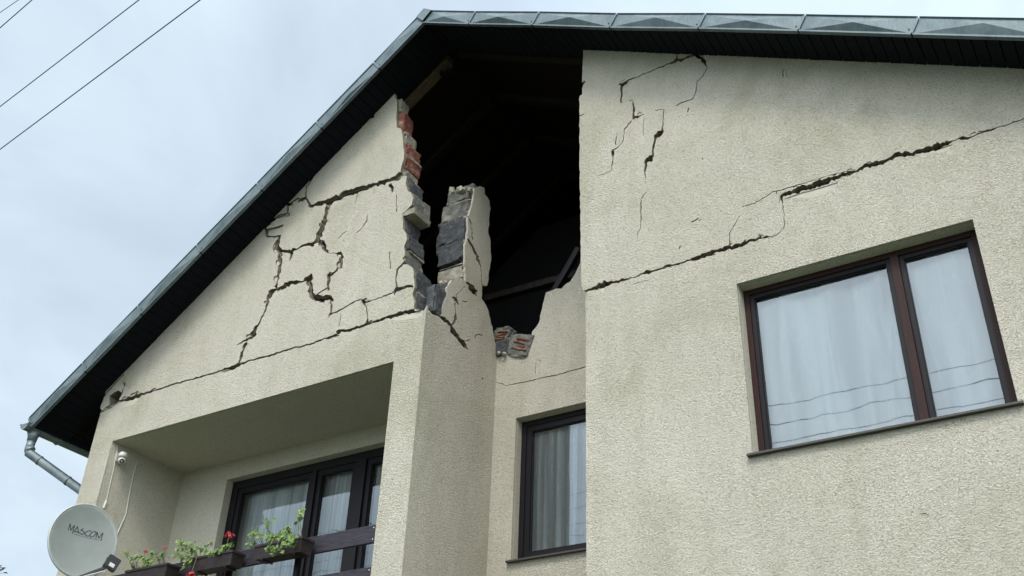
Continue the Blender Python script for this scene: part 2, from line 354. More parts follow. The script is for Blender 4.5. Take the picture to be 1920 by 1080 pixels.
def crack(pts, conv, scale=1.0, jit=1.3, step=3.8, wmin=.9):
    """pts: (px, py, width px) down the middle of a crack -> small quads in wall coordinates"""
    L = []
    for (x0, y0, w0), (x1, y1, w1) in zip(pts, pts[1:]):
        n = max(1, int(math.hypot(x1 - x0, y1 - y0) / step))
        for k in range(n): t = k / n; L.append([x0 + (x1 - x0) * t, y0 + (y1 - y0) * t, w0 + (w1 - w0) * t])
    L.append(list(pts[-1]))
    R = random.Random(int(pts[0][0] * 7 + pts[0][1] * 13 + len(pts))); quads = []; prev = None
    for i, (x, y, wd) in enumerate(L):
        a = L[max(0, i - 1)]; b = L[min(len(L) - 1, i + 1)]; dx, dy = b[0] - a[0], b[1] - a[1]; l = math.hypot(dx, dy) or 1
        nx, ny = -dy / l, dx / l; wd = max(wd, wmin)
        j = R.uniform(-.7, .7) * jit * (0 if i in (0, len(L) - 1) else 1)
        l1 = wd / 2 * R.uniform(.5, 1.5); l2 = wd / 2 * R.uniform(.5, 1.5)
        l1 *= scale; l2 *= scale
        cur = (conv(x + nx * (j + l1), y + ny * (j + l1)), conv(x + nx * (j - l2), y + ny * (j - l2)))
        if prev: quads.append([prev[0], cur[0], cur[1], prev[1]])
        prev = cur
    return quads
def cracks(lst, conv, scale=1.0, wlim=0):
    o = []
    for c in lst:
        if max(p[2] for p in c) >= wlim: o += crack(c, conv, scale)
    return o
def jag(poly, amp, step, seed, conv):
    """a traced outline in picture coordinates, roughened, in wall coordinates"""
    R = random.Random(seed); o = []
    for i in range(len(poly)):
        (x0, y0), (x1, y1) = poly[i], poly[(i + 1) % len(poly)]; l = math.hypot(x1 - x0, y1 - y0); n = max(1, int(l / step)) if l < 400 else 1
        for k in range(n):
            t = k / n; a = amp if k else amp * .4
            o.append(conv(x0 + (x1 - x0) * t + R.uniform(-a, a), y0 + (y1 - y0) * t + R.uniform(-a, a)))
    return o
fr3 = lambda u, v, d: (u, D + d, v)
mi3 = lambda u, v, d: (u, YM + d, v)
sd3 = lambda u, v, d: (XS - d, u, v)

# ------------------------------------------------------------------ ground
bm = bmesh.new(); s = 400
bm.faces.new([bm.verts.new(p) for p in ((-s, -s, 0), (s, -s, 0), (s, s, 0), (-s, s, 0))])
g = obj('ground', bm, MGRASS); g['kind'] = 'structure'
bm = bmesh.new(); bm.faces.new([bm.verts.new(p) for p in ((-s, -4.5, .004), (s, -4.5, .004), (s, 1.4, .004), (-s, 1.4, .004))])
g = obj('road', bm, MASPH); g['kind'] = 'structure'

# ------------------------------------------------------------------ HOUSE
house = thing('house', 'cream stucco gabled house with a collapsed corner and cracks across its gable', 'house', (RX, D + 4.5, 0))
BTL, BTR, BTOP = -1.434 * D, -.846 * D, .695 * D + CZ
BFLOOR = 3.85
# cracks of the left gable, as (x, y, width)
GL = [
 [(766,324,5),(756,327,9),(737,338,8),(709,346,6),(681,354,8),(653,363,8),(625.6,375,9),(604,381,8),(590,386,3),(584,387,3)],
 [(589,334,1.5),(576,351,2.4),(575.6,372,2.5),(579,380,4),(583,388,6)],
 [(575.6,371,5),(564,375,3.5),(551,379,2.5),(541,384,3.5),(534,383,2)],
 [(541,383,3.5),(540,396,4),(543,404,5),(530,406,4),(517,411,4.5),(503,419,5),(499,428,5),(499,441,4),(506,443,3),(516,443,3),(525,443,4)],
 [(501,433,.9),(515,428,1.2),(534,422,1.2)],
 [(525,441,6),(524,450,8),(520,464,9),(527,473,10),(536,471,6),(548,474,6),(552,470,6),(559,469,2),(567,462,3),(577,460,5),(589,457,5),(596,453,8),(598,445,9),(601,436,10),(606,422,7),(611,405,4.5),(613,392,6),(619,381,8)],
 [(549,474,5),(545,491,1)],
 [(600,452,7),(606,455,9),(609,466,7),(614,473,2.5),(620,476,1.5),(631,476,1.5),(640,474,5),(641,482,7),(640,492,6),(639,503,5)],
 [(527,475,7),(525,494,7),(523,511,7),(521,530,6),(519,542,5),(509,549,8),(503,561,6),(498,583,2.5),(487,605,2.5),(480,617,6),(474,629,8),(462,638,3),(445,647,1)],
 [(461,643,3),(453,666,5),(449,683,3)],
 [(521,543,2),(530,539,5),(541,533,7),(553,529,6),(570,529,2),(576,524,6),(583,518,9),(582,533,10),(584,550,9),(588,560,9),(600,561,9),(612,558,8),(620,557,9),(621,567,4),(623,583,3),(618,590,2)],
 [(639,504,2),(627,512,3),(618,517,6),(617,530,5),(616,545,3)],
 [(590,559,2),(603,548,1.6),(616,540,1.6)],
 [(618,590,2),(637,583,2.5),(656,572,2),(670,564,1.8),(678,561,1.6),(683,567,6),(698,564,1.5),(720,556,2),(739,549,2.5),(744,542,8),(756,540,2),(766,537,4),(776,538,3)],
 [(744,542,4),(743.6,522,2),(744.5,507,3),(752,500,3),(759,491,3),(760,480,2)],
 [(681,566,4),(689,578,2),(690,594,2),(689,607,4)],
 [(418,694,2),(432,690,5),(447,684,5),(461,679,2.5),(475,675,2),(498,669,3),(520,662,2),(545,654,2),(581,646,2.5),(609,635,2),(625,631,4),(632,627,5),(636,620,7),(650,621,4),(678,612,3.5),(698,605,3),(731,594,4.4),(753,587,5.5),(778,582,5)],
 [(222,752,3),(232,750,4),(242,747,5),(252,743,6),(261,740,6),(270,738.5,3),(299,729,2),(342,716,2),(385,704.6,2.5),(418,694,2)],
 [(689,404,1.2),(689,415,1.8),(679,429,1.4),(669,438,1)],
 [(650,434,1),(641,440,1),(635,448,.9)],
 [(732,472,1.6),(731.5,488,1.3),(733,504,1.8)],
 [(671,366,1),(667,382,.9)],[(702,349,.9),(702,363,.9)],
 [(731,346,7),(735,353,6),(736,361,3)],
 [(744,366,1.4),(744,382,1.2),(745,399,1.6)],
 [(770,350,1),(764,337,1)],
 [(640,590,.9),(636,612,.9)],
 [(233,703,1),(230,716,2),(233,722,4),(231,728,3),(228,736,4),(226,744,3)],
 [(190,771,2),(197,764,2),(204,760,3)],
 [(702,209,2),(703,222,2),(694,222,2),(685,228,1.5)],
 [(500,421,.9),(478,440,1),(470,447,.9)],
]
HOLE_L = [(204,741),(212,735),(221,731),(226,735),(225,744),(223,751),(215,757),(203,762)]
CHIP_L = [[(187,774),(203,764),(222,754),(236,751),(262,743),(259,751),(247,760),(228,767),(209,772),(187,781)],
          [(500,431),(512,428),(533,423),(528,437),(524,442),(510,443),(500,441)],
          [(728,596),(753,590),(790,581),(795,590),(775,597),(760,600),(740,600)],
          [(192,771),(187,764),(194,744),(212,722),(233,701),(230,716),(233,724),(228,736),(226,745),(222,753),(207,764)],
          [(590,562),(621,559),(620,566),(604,568),(592,567)],
          [(416,697),(432,692),(447,686),(444,692),(434,698),(426,702)],
          [(745,541),(757,537),(760,543),(748,547)]]
# the void right of the left gable: everything past the broken edge
EDGE_L = [(742,150),(742,180),(746,193),(745,207),(744,222),(745,240),(753,242),(756,255),(757,267),(759,287),(758,300),(754,312),(752,328),(763,331),(762,345),(765,359),(771,361),(775,372),(773,384),(766,391),(755,401),(756,415),(756,430),(762,438),(763,450),(758,463),(760,480),(757,496),(766,497),(775,503),(776,520),(778,538),(774,552),(778,566),(777,580)]
VOID_L = jag(EDGE_L + [(795,583)], 1.2, 8, 3, F)[:-1]
VOID_L = VOID_L + [F(795.5, 582), F(830, 500), (-5.3, 9.0), (-5.3, 11.5), F(742, 40)]
outer = [(XL, 0), (XS, 0), (XS, F(795,583)[1]+.02), (XS, RZ+.06), (RX, RZ + .06), (XL, roof_z(XL) + .06)]
VOID_L = [(max(-20, p[0]), p[1]) for p in VOID_L]
bal = [(BTL, BFLOOR), (BTR, BFLOOR), (BTR, BTOP), (BTL, BTOP)]
def off_l(c, a):
    if a > 9: return 0
    r = random.Random(int(abs(c[0]) * 1000)); return r.uniform(.002, .016) if a > .02 else r.uniform(-.012, .006)
hole = jag(HOLE_L, .8, 5, 5, F); chips = [jag(c, .7, 6, 11 + i, F) for i, c in enumerate(CHIP_L)]
GL = [[(x, y, w_ * 1.08 if w_ > 2.9 else w_) for x, y, w_ in c] for c in GL]
cl = cracks(GL, F)
def spalls(lst, conv, seed, prob, wmin=3):
    R = random.Random(seed); o = []
    for c in lst:
        for (x0, y0, w0), (x1, y1, w1) in zip(c, c[1:]):
            if 1080 < x0 < 1108: continue
            if max(w0, w1) < wmin or R.random() > prob: continue
            t = R.random(); x, y, wd = x0 + (x1 - x0) * t, y0 + (y1 - y0) * t, w0 + (w1 - w0) * t; a = math.atan2(y1 - y0, x1 - x0); sd = R.choice((-1, 1))
            L, H_ = R.uniform(5, 15), R.uniform(1.6, 4.2); cx, cy = x - math.sin(a) * sd * (wd / 2 + H_ * .3), y + math.cos(a) * sd * (wd / 2 + H_ * .3)
            P = []
            for k in range(9):
                q = 2 * math.pi * k / 9; rr = R.uniform(.7, 1.15); u, v = math.cos(q) * L * rr / 2, math.sin(q) * H_ * rr; P.append(conv(cx + u * math.cos(a) - v * math.sin(a), cy + u * math.sin(a) + v * math.cos(a)))
            o.append(P)
    return o
def spall_mesh(polys, cuts, conv3, depth0, th):
    bm = bmesh.new()
    for c in polys:
        cc = np.array(c).mean(0); b = plate([tuple(cc + (np.array(p) - cc) * 1.03) for p in c], [], cuts, conv3, th, depth0=depth0, largest=True); me = bpy.data.meshes.new('t'); b.to_mesh(me); b.free(); bm.from_mesh(me); bpy.data.meshes.remove(me)
    return bm
sp_l = spalls(GL, F, 5, .42)
obj('gable_wall', plate(outer, [bal], cl + [hole, VOID_L] + chips + sp_l, fr3, .03, off=off_l), [MS, MLIP], house, 'cracked stucco face left of the collapse')
# masonry body behind the stucco, cut by the same cracks
void_in = [(x - .17, z) for x, z in VOID_L[:-5]] + [(XS + .2, F(795.5, 582)[1]), (XS + .2, 11.5), (VOID_L[-1][0] - .2, 11.5)]
outer_c = [(XL + .003, 0), (XS - .034, 0), (XS - .034, F(795,583)[1]), (XS - .034, RZ + .05), (RX, RZ + .05), (XL + .003, roof_z(XL) + .05)]
obj('gable_masonry', plate(outer_c, [bal], cracks(GL, F, .6, 2) + [jag(HOLE_L, .8, 5, 9, F), void_in], fr3, WT - .03, depth0=.03), [MCORE, MCORE], house)
for q_ in sp_l: obj('exposed_render', spall_mesh([q_], cl + [hole, VOID_L] + chips, fr3, .010, .02), [MRENDER, MMORT], house)
for i, c in enumerate(chips):
    cc = np.array(c).mean(0); big = [tuple(cc + (np.array(p) - cc) * 1.02) for p in c]
    pb = plate(big, [], cl + [hole, VOID_L], fr3, .018, depth0=.011)
    obj('exposed_render', pb, [MRENDER, MMORT], house)
# reveal lining of the balcony opening is the wall itself; lining of the masonry body in stucco
bm = bmesh.new()
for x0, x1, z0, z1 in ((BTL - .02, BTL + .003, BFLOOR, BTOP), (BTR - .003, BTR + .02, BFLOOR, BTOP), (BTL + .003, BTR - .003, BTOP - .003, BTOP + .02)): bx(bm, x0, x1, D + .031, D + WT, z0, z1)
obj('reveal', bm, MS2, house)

# ---- broken ends of the masonry, block by block (front wall, seen end-on)
def end_block(xe, t, b, y1, m, seed, amp=.012, w_=.30, y0=D + .031, name='masonry_block', tilt=0):
    p0 = on_y(xe, t, D); p1 = on_y(xe, b, D); x = (p0.x + p1.x) / 2
    o = obj(name, rough_box(x - w_, x, y0, y1, p1.z, p0.z, amp, seed), m, house)
    return o
rows = [(748,182,206,7.40,MMORT),(753,207,240,7.44,MBRICK),(757,243,263,7.46,MMORT),(760,265,286,7.50,MBRICK),(760,288,312,7.50,MBRICK),(756,313,329,7.47,MMORT),
        (764,330,358,7.52,MBLOCK),(775,361,388,7.53,MBLOCK2),(757,404,436,7.50,MBLOCK),(764,438,464,7.52,MBLOCK),(761,466,498,7.52,MBLOCK2),
        (778,503,542,7.53,MBLOCK),(779,545,581,7.50,MBLOCK)]
for i, (xe, t, b, y1, m) in enumerate(rows): end_block(xe, t, b, y1, m, i + 1, .012 if m is not MMORT else .022)
for i, (xe, t) in enumerate([(757,264),(760,287),(762,330),(768,359.5),(760,437),(762,465),(765,499.5),(777,543.5)]):
    end_block(xe + 1, t - 2, t + 2.5, 7.53, MMORT, 30 + i, .014, .26, D + .04, 'mortar_bed')
# the loosened lump that hangs out over the gap, stucco still on it
a0 = on_y(742, 360, D); a1 = on_y(773, 397, D)
bm = rough_box(a0.x + .05, a1.x + .03, D + .0, D + .31, a1.z - .015, a1.z + .05, .012, 77, 6); obj('mortar_bed', bm, MMORT, house)
# second leaf at the foot of the gap
for i, (x0_, x1_, t, b, y, m) in enumerate([(801,812,538,582,7.33,MBLOCK)]):
    p = on_y(x0_, t, y); q = on_y(x1_, b, y); obj('masonry_block', rough_box(p.x, q.x, y, y + .2, q.z, p.z, .012, 50 + i), m, house)

# ---- right bay
GR = [
 [(1085,549,7),(1094,547,6),(1104,544,6),(1114,540,6),(1125,536,8),(1135,532,10),(1143,530,6),(1146,530,4),(1160,527,5),(1175,523,3),(1190,520,2),(1208,512,3),(1215,509,7),(1222,508,2),(1240,503,2.5),(1254,498,4),(1272,495,4),(1293,487,2),(1301,484,5),(1309,482,7),(1332,475,8),(1355,467,6),(1367,462,9),(1372,464,6),(1378,462,6),(1389,459,7),(1405,452,5),(1426,446,4),(1431,445,4),(1447,444,1.5),(1460,438,1.5),(1468,431,1.3),(1471,423,1.3),(1470,403,1.3),(1467,380,1.5),(1466,375,3),(1465,367,7)],
 [(1464,366,3),(1472,364,7),(1485,361,7),(1496,356,12),(1506,354,10),(1526,347,9),(1547,340,9),(1570,331,8),(1593,325,6),(1605,321,3),(1622,312,7),(1637,307,9),(1649,305,9),(1663,300,4),(1675,294,8),(1686,290,9),(1697,288,9),(1707,290,5),(1724,284,8),(1748,277,11),(1768,271,9),(1780,267,6),(1787,265,1.5),(1797,260,2),(1802,260,7),(1810,259,5),(1818,258,3),(1832,251,2.5),(1853,245,4),(1870,239,1.8),(1891,233,1.8),(1917,223,2),(1960,206,1.6),(2000,196,.8)],
 [(1456,364,2),(1456,359,2),(1485,350,1.4),(1530,337,1),(1570,325,1.2),(1605,318,1)],
 [(1456,359,1.4),(1448,359,1.2),(1439,366,1.2),(1427,375,1.2),(1415,381,1.2),(1405,384,1),(1392,387,1)],
 [(1368,460,3),(1368,448,1.3),(1369,435,1.2),(1376,424,1),(1387,405,.9)],
 [(1296.5,415.5,1.5),(1309,410,2),(1311,413,1.6),(1316,410,1)],
 [(1201,380,1.2),(1202.6,410,1),(1200,428,.9),(1194.6,442,.8)],
 [(1322,116,5),(1316,109,9),(1307,104,6),(1302,103,5),(1287,108,3.5),(1278,111,4),(1269,113,5),(1255,119,2),(1239,126,2),(1222,133,1.5),(1206,139,1.5),(1192,145,1.5),(1180,150,2),(1174,155,5),(1168,158,7),(1160,158.5,1.5)],
 [(1269,112,3),(1269,98,1)],
 [(1167,158,5),(1165,169,3),(1165,180,2.5),(1164.5,193,3)],
 [(1321,116,5),(1326,126,1.5),(1319,141,1.3),(1312,148,1.2),(1306,154,1.3),(1305,172.6,1.3),(1298.5,185.6,1.3),(1282,191,1.5),(1267,198,2)],
 [(1186,188,1.6),(1188,202,3),(1187,224,4)],
 [(1186,221,7),(1195,219,4),(1207,214,1.5)],[(1207,221,.9),(1206,254,.8)],
 [(1184,226,2),(1171,243,1.5),(1169,261.5,1.3),(1160,276,1.3),(1148.5,282,3),(1148,287,4),(1150,295,1.5),(1146,319,1)],
 [(1146,320,.8),(1134,325,.8),(1121,330,.8)],[(1157,249,1),(1154,271,2)],
 [(1228,206.6,.9),(1245,205,1.5),(1242,239,1.5),(1241,245,6),(1237,250,10),(1229,256,7),(1228,262,4),(1224,284,2.5),(1224,291,6),(1219,298.5,10),(1211,305,7),(1210,314,3),(1209.6,328,2),(1211,336,.9)],
 [(1211,340,.9),(1209,344,1.4)],
 [(1211.5,360,.9),(1202,372.6,1.5),(1202,410,1)],
 [(1291,202,1.6),(1289,211,1.4)],[(1276,461,1.5),(1273,468,1)],[(1317,296,1.5),(1318,300,1.2)],
 [(1471,129,1),(1467,136,1.2),(1469,143,3)],[(1474,138,.9),(1478,146,1.4)],
 [(1727,964,1.2),(1736,962,2),(1743,966,1.2)],
 [(1189,532,.9),(1216,525,1)],
 [(1083,219,1),(1095,214,1.4)],
 [(1086,164,6),(1092,158,5),(1097,152,2)],
]
WR = [F(1381,533), F(1823,410), F(1910,757), F(1411.5,855)]
wx0, wx1 = (WR[0][0] + WR[3][0]) / 2, (WR[1][0] + WR[2][0]) / 2; wz1 = (WR[0][1] + WR[1][1]) / 2; wz0 = (WR[2][1] + WR[3][1]) / 2
winR = [(wx0, wz0), (wx1, wz0), (wx1, wz1), (wx0, wz1)]
e_up = [F(1099,553), F(1098,549), F(1091,541), F(1089,480), F(1088,380), F(1086.5,300), F(1086.5,180), F(1091.5,177), F(1092,135), F(1093,92), F(1093,70)]
_r = random.Random(31); _e = []
for _a, _b in zip(e_up, e_up[1:]):
    _n = max(1, int(math.hypot(_b[0] - _a[0], _b[1] - _a[1]) / .05))
    _e += [(_a[0] + (_b[0] - _a[0]) * k / _n + (_r.uniform(-.005, .004) if k else 0), _a[1] + (_b[1] - _a[1]) * k / _n) for k in range(_n)]
e_up = _e + [e_up[-1]]
XBB = F(1098,580)[0]
outer = [(XBB, 0), (XR, 0), (XR, roof_z(XR) + .06), (e_up[-1][0], roof_z(e_up[-1][0]) + .06)] + e_up[::-1][1:] + [(XBB, F(1098,556)[1])]
chR = [[(1470,373),(1500,362),(1530,354),(1560,345),(1572,341),(1566,352),(1545,364),(1515,371),(1485,372)],[(1716,288),(1748,282),(1785,271),(1780,280),(1755,287),(1730,292)],
       [(1123,541),(1135,536),(1132,546),(1127,551)],[(1195,514),(1240,504),(1262,500),(1245,508),(1215,515)]]
chipR = [jag(c, .6, 7, 60 + i, F) for i, c in enumerate(chR)]
GR = [[(x, y, w_ * 1.05) for x, y, w_ in c] for c in GR]; cr_ = cracks(GR, F); sp_r = spalls(GR, F, 8, .38)
obj('bay_wall', plate(outer, [winR], cr_ + chipR + sp_r, fr3, .03), [MS, MLIP], house, 'stucco face right of the collapse with a long open crack')
oc = [(XBB + .02, 0), (XR, 0), (XR, roof_z(XR) + .05), (XBB + .02, roof_z(XBB) + .05)]
obj('bay_masonry', plate(oc, [winR], cracks(GR, F, .84, 2), fr3, WT - .03, depth0=.03), [MCORE, MCORE], house)
for q_ in sp_r: obj('exposed_render', spall_mesh([q_], cr_ + chipR, fr3, .008, .02), [MRENDER, MMORT], house)
for c in chipR:
    cc = np.array(c).mean(0); obj('exposed_render', plate([tuple(cc + (np.array(p) - cc) * 1.02) for p in c], [], cr_, fr3, .02, depth0=.007), [MRENDER, MMORT], house)
bm = bmesh.new()
for x0, x1, z0, z1 in ((wx0 - .02, wx0 + .003, wz0, wz1), (wx1 - .003, wx1 + .02, wz0, wz1), (wx0 + .003, wx1 - .003, wz1 - .003, wz1 + .02), (wx0 + .003, wx1 - .003, wz0 - .02, wz0 + .003)): bx(bm, x0, x1, D + .031, D + WT, z0, z1)
obj('reveal', bm, MS2, house)

# ---- left cheek of the recess (plane x = XS), broken at the top
SO = [(795,583),(803,580),(810,589),(825,593),(829,588),(831,566),(838,552),(838,540),(848,524),(860,523),(868,526),(873,526),(873,502),(872,478),(872,460),(876,447),(878,430),(878,405),(883,391),(888,373),(890,352),(900,349),(908,352),(909,364),(918,377),(920,391),(917,415),(916,439),(920,452),(921,480),(919,497),(916,515),(915,530),(913,536),(904,534),(903,547),(903,560),(909,568),(914,578),(917,590),(920,602),(924,620),(927,639),(932,654)]
CS = [
 [(822,592,3),(829,596,7),(838,604,6),(845,611,5),(850,619,9),(853,627,9),(860,634,6),(866,641,8),(873,648,7),(877,655,1.5)],
 [(845,611,3),(852,605,4),(854,598,5),(854,586,1.3),(853,575,1.5),(853,568,3)],
 [(848,557,3),(855,562,7),(860,571,2)],
 [(853,565,2),(856,553,1.3),(862,548,1.3),(866,543,2),(872,537,1.5)],
 [(873,530,1),(877,529,5),(883,538,9),(890,548,9),(894,556,2)],
 [(877,447,2),(881,456,4),(886,463,4),(892,475,4),(897,486,6),(900,495,3),(902,510,1.2),(903,534,1.2)],
 [(878,405,1),(882,415,2),(884,430,2),(886,450,2)],
 [(866,564,1.2),(876,566,1.5)],
 [(890,634,1),(893,628,2),(899,627,1.6),(905,630,1)],[(871,640,1),(879,638,1),(882,637,.9)],
 [(903,708,1),(906,711,2)],
]
side_outer = [(D + .031, 0), (YM, 0), S(932,654)] + jag(SO, .9, 7, 21, S)[::-1][0:0]
so = [S(*p) for p in SO]; js = []
R_ = random.Random(4)
for (a, b), (c, d) in zip(SO, SO[1:]):
    n = max(1, int(math.hypot(c - a, d - b) / 6))
    for k in range(n): js.append(S(a + (c - a) * k / n + R_.uniform(-1, 1) * (k > 0), b + (d - b) * k / n + R_.uniform(-1, 1) * (k > 0)))
js.append(S(*SO[-1])); js = [(min(max(u, D + .031), YM), v) for u, v in js]
side_outer = [(D + .031, 0)] + js + [(YM, 0)]
def off_s(c, a):
    return 0 if a > 2 else random.Random(int(c[0] * 999)).uniform(.002, .018)
cs = cracks(CS, S)
obj('recess_cheek', plate(side_outer, [], cs, sd3, .028, off=off_s), [MS, MLIP], house, 'broken stucco cheek of the recess with a standing stump of wall')
# masonry of the cheek up to the break, then single blocks of the stump
low = [(D + .032, 0)] + [S(795,588), S(825,598), S(850,600), S(880,600), S(905,600), S(925,650)] + [(YM - .002, S(932,660)[1]), (YM - .002, 0)]
low[1] = (D + .032, low[1][1])
obj('cheek_masonry', plate(low, [], cracks(CS, S, .8), sd3, .27, depth0=.029, back=True), [MCORE, MCORE], house)
stump = [(841,888,350,378,MBLOCK2),(831,877,380,412,MBLOCK2),(821,871,412,455,MBLOCK),(820,868,456,493,MBLOCK),(823,870,502,525,MMORT),(818,846,527,556,MBLOCK),(813,831,558,594,MBLOCK)]
ends = [(908,360),(918,395),(916,430),(920,475),(915,515),(903,548),(914,578)]
for i, ((x0, x1, t, b, m), en) in enumerate(zip(stump, ends)):
    p = on_x(x1, (t + b) / 2, XS); yf = p.y + .02; q0 = on_y(x0, t, yf); q1 = on_y(x0, b, yf); ye = on_x(en[0], en[1], XS).y - .04
    ye = max(ye, yf + .2); mx_ = on_y((x0 + x1) / 2, t, yf).z; mb = on_y((x0 + x1) / 2, b, yf).z
    obj('masonry_block', rough_box(min(q0.x, XS - .2), XS - .031, yf, ye, mb, mx_, .014, 90 + i, 6), m, house)
for i, (x0, x1, y) in enumerate([(838,884,379),(826,876,412.5),(822,872,455.5),(822,872,498),(822,868,526),(816,845,557)]):
    p = on_x(x1, y, XS); q = on_y((x0 + x1) / 2, y, p.y); q0 = on_y(x0, y, p.y)
    obj('mortar_bed', rough_box(min(q0.x + .02, XS - .2), XS - .029, p.y + .008, p.y + .28, q.z - .018, q.z + .014, .016, 120 + i, 6), MMORT, house)
# crumbs of mortar and plaster stuck to the fractured arris
for i, (x, y, r) in enumerate([(876,440,.03),(875,470,.035),(848,356,.05),(866,353,.06),(880,352,.045),(871,452,.025),(884,383,.03),(880,398,.025),(887,362,.03),(835,527,.035),(828,530,.03),(850,535,.06),(858,545,.05),(845,560,.04),(862,532,.05),(838,575,.03),(822,556,.03)]):
    p = on_x(x, y, XS - .02); obj('mortar_lump', chunk(p.x - r * 1.5, p.x + r * .5, p.y - r * .6, p.y + r * 1.6, p.z - r * 1.2, p.z + r * 1.2, 150 + i), MMORT, house)

# ---- back wall of the recess
MO = [(931,664),(942,665),(951,663),(968,661),(987,657),(992,648),(996,633),(998,622),(1005,613),(1011,605),(1012.6,592),(1018,570),(1024,549),(1035,544),(1042,542),(1053,541),(1058,535),(1069,528),(1080,509),(1092,484),(1100,470),(1115,468)]
mwx0, mwz1 = M_(968,784); mwz0 = M_(957,1054)[1]; mwx0 = (mwx0 + M_(957,1054)[0]) / 2; mwx1 = mwx0 + 1.25
mo = []
for (a, b), (c, d) in zip(MO, MO[1:]):
    n = max(1, int(math.hypot(c - a, d - b) / 6))
    for k in range(n): mo.append(M_(a + (c - a) * k / n + R_.uniform(-.8, .8), b + (d - b) * k / n + R_.uniform(-.8, .8)))
xe = XBB + .1
mo = [(XS - .3, mo[0][1])] + [(x, z) for x, z in mo if x < xe] + [(xe, mo[-1][1]), (xe, 0), (XS - .3, 0)]
CM = [[(931,716,1),(949,723,1.2),(965,720,1.4),(982,717,1.6),(1014,709,1.8),(1043,703,1.6),(1071,696,2.2),(1085,691,1.6),(1110,683,1.5)],[(1005,680,.9),(1004,700,.8)],[(1010,674,1.5),(1013,677,1)]]
mwin = [(mwx0, mwz0), (mwx1, mwz0), (mwx1, mwz1), (mwx0, mwz1)]
obj('recess_wall', plate(mo, [mwin], cracks(CM, M_), mi3, .03), [MS, MMORT], house, 'stucco back wall of the recess broken off under the roof')
mc = [(x, z - (.02 if z > 6.5 else 0)) for x, z in mo]
obj('recess_masonry', plate(mc, [mwin], [], mi3, WT - .03, depth0=.03, back=True), [MMORT, MMORT], house)
bm = bmesh.new()
for x0, x1, z0, z1 in ((mwx0 - .02, mwx0 + .003, mwz0, mwz1), (mwx0 + .003, mwx1, mwz1 - .003, mwz1 + .02), (mwx0 + .003, mwx1, mwz0 - .02, mwz0 + .003)): bx(bm, x0, x1, YM + .031, YM + WT, z0, z1)
obj('reveal', bm, MS2, house)
# hidden cheek of the right bay, outer walls, floors: the closed body of the house
bm = bmesh.new()
bx(bm, XBB + .03, XBB + .3, D + WT + .002, YM - .002, 0, roof_z(XBB) - .02); bx(bm, XBB + .03, XBB + .3, YM + WT, YBACK - .3, 0, 6.9)
obj('bay_cheek', bm, MS2, house)
bm = bmesh.new()
bx(bm, XL + .002, XL + .3, D + WT + .002, YBACK, 0, roof_z(XL) + .04); bx(bm, XR - .3, XR - .002, D + WT + .002, YBACK, 0, roof_z(XR) - .05)
v = [bm.verts.new((x, YBACK + dy, z)) for dy in (0, -.29) for x, z in ((XL + .3, 0), (XR - .3, 0), (XR - .3, roof_z(XR - .3)), (RX, RZ), (XL + .3, roof_z(XL + .3)))]
bm.faces.new(v[:5]); bm.faces.new(v[5:][::-1])
for k in range(5): bm.faces.new((v[k], v[(k + 1) % 5], v[5 + (k + 1) % 5], v[5 + k]))
obj('outer_wall', bm, MS, house)
bm = bmesh.new(); AF = 6.88
bx(bm, XL + .3, XS - .305, D + WT + .002, YBACK - .3, AF, AF + .2); bx(bm, XS - .303, XBB + .0, YM + WT + .003, YBACK - .3, AF, AF + .2); bx(bm, XBB + .302, XR - .302, D + WT + .002, YBACK - .3, AF, AF + .2)
obj('attic_floor', bm, MDARK, house)
bm = bmesh.new(); bx(bm, XL + .3, XR - .3, 10.6, 10.7, AF + .21, RZ - .4); obj('attic_partition', bm, MDARK, house)

# ---- balcony niche
BY = 8.34
bwx0 = (on_y(426,899,BY).x + on_y(400,1033,BY).x) / 2; bwz1 = on_y(426,899,BY).z; bwx1 = BTR - .06
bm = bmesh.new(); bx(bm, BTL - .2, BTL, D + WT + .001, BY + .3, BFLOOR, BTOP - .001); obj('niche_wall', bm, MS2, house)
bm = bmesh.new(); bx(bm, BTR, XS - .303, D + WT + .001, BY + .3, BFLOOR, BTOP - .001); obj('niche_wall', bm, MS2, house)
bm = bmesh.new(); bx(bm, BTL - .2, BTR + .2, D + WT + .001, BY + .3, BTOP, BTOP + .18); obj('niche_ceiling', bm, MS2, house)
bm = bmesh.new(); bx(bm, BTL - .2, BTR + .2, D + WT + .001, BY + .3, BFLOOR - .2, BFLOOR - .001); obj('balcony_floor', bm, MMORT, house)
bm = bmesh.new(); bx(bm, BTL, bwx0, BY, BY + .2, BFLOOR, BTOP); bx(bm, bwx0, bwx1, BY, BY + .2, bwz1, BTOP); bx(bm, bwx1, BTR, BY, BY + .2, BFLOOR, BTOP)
obj('niche_wall', bm, MS2, house)

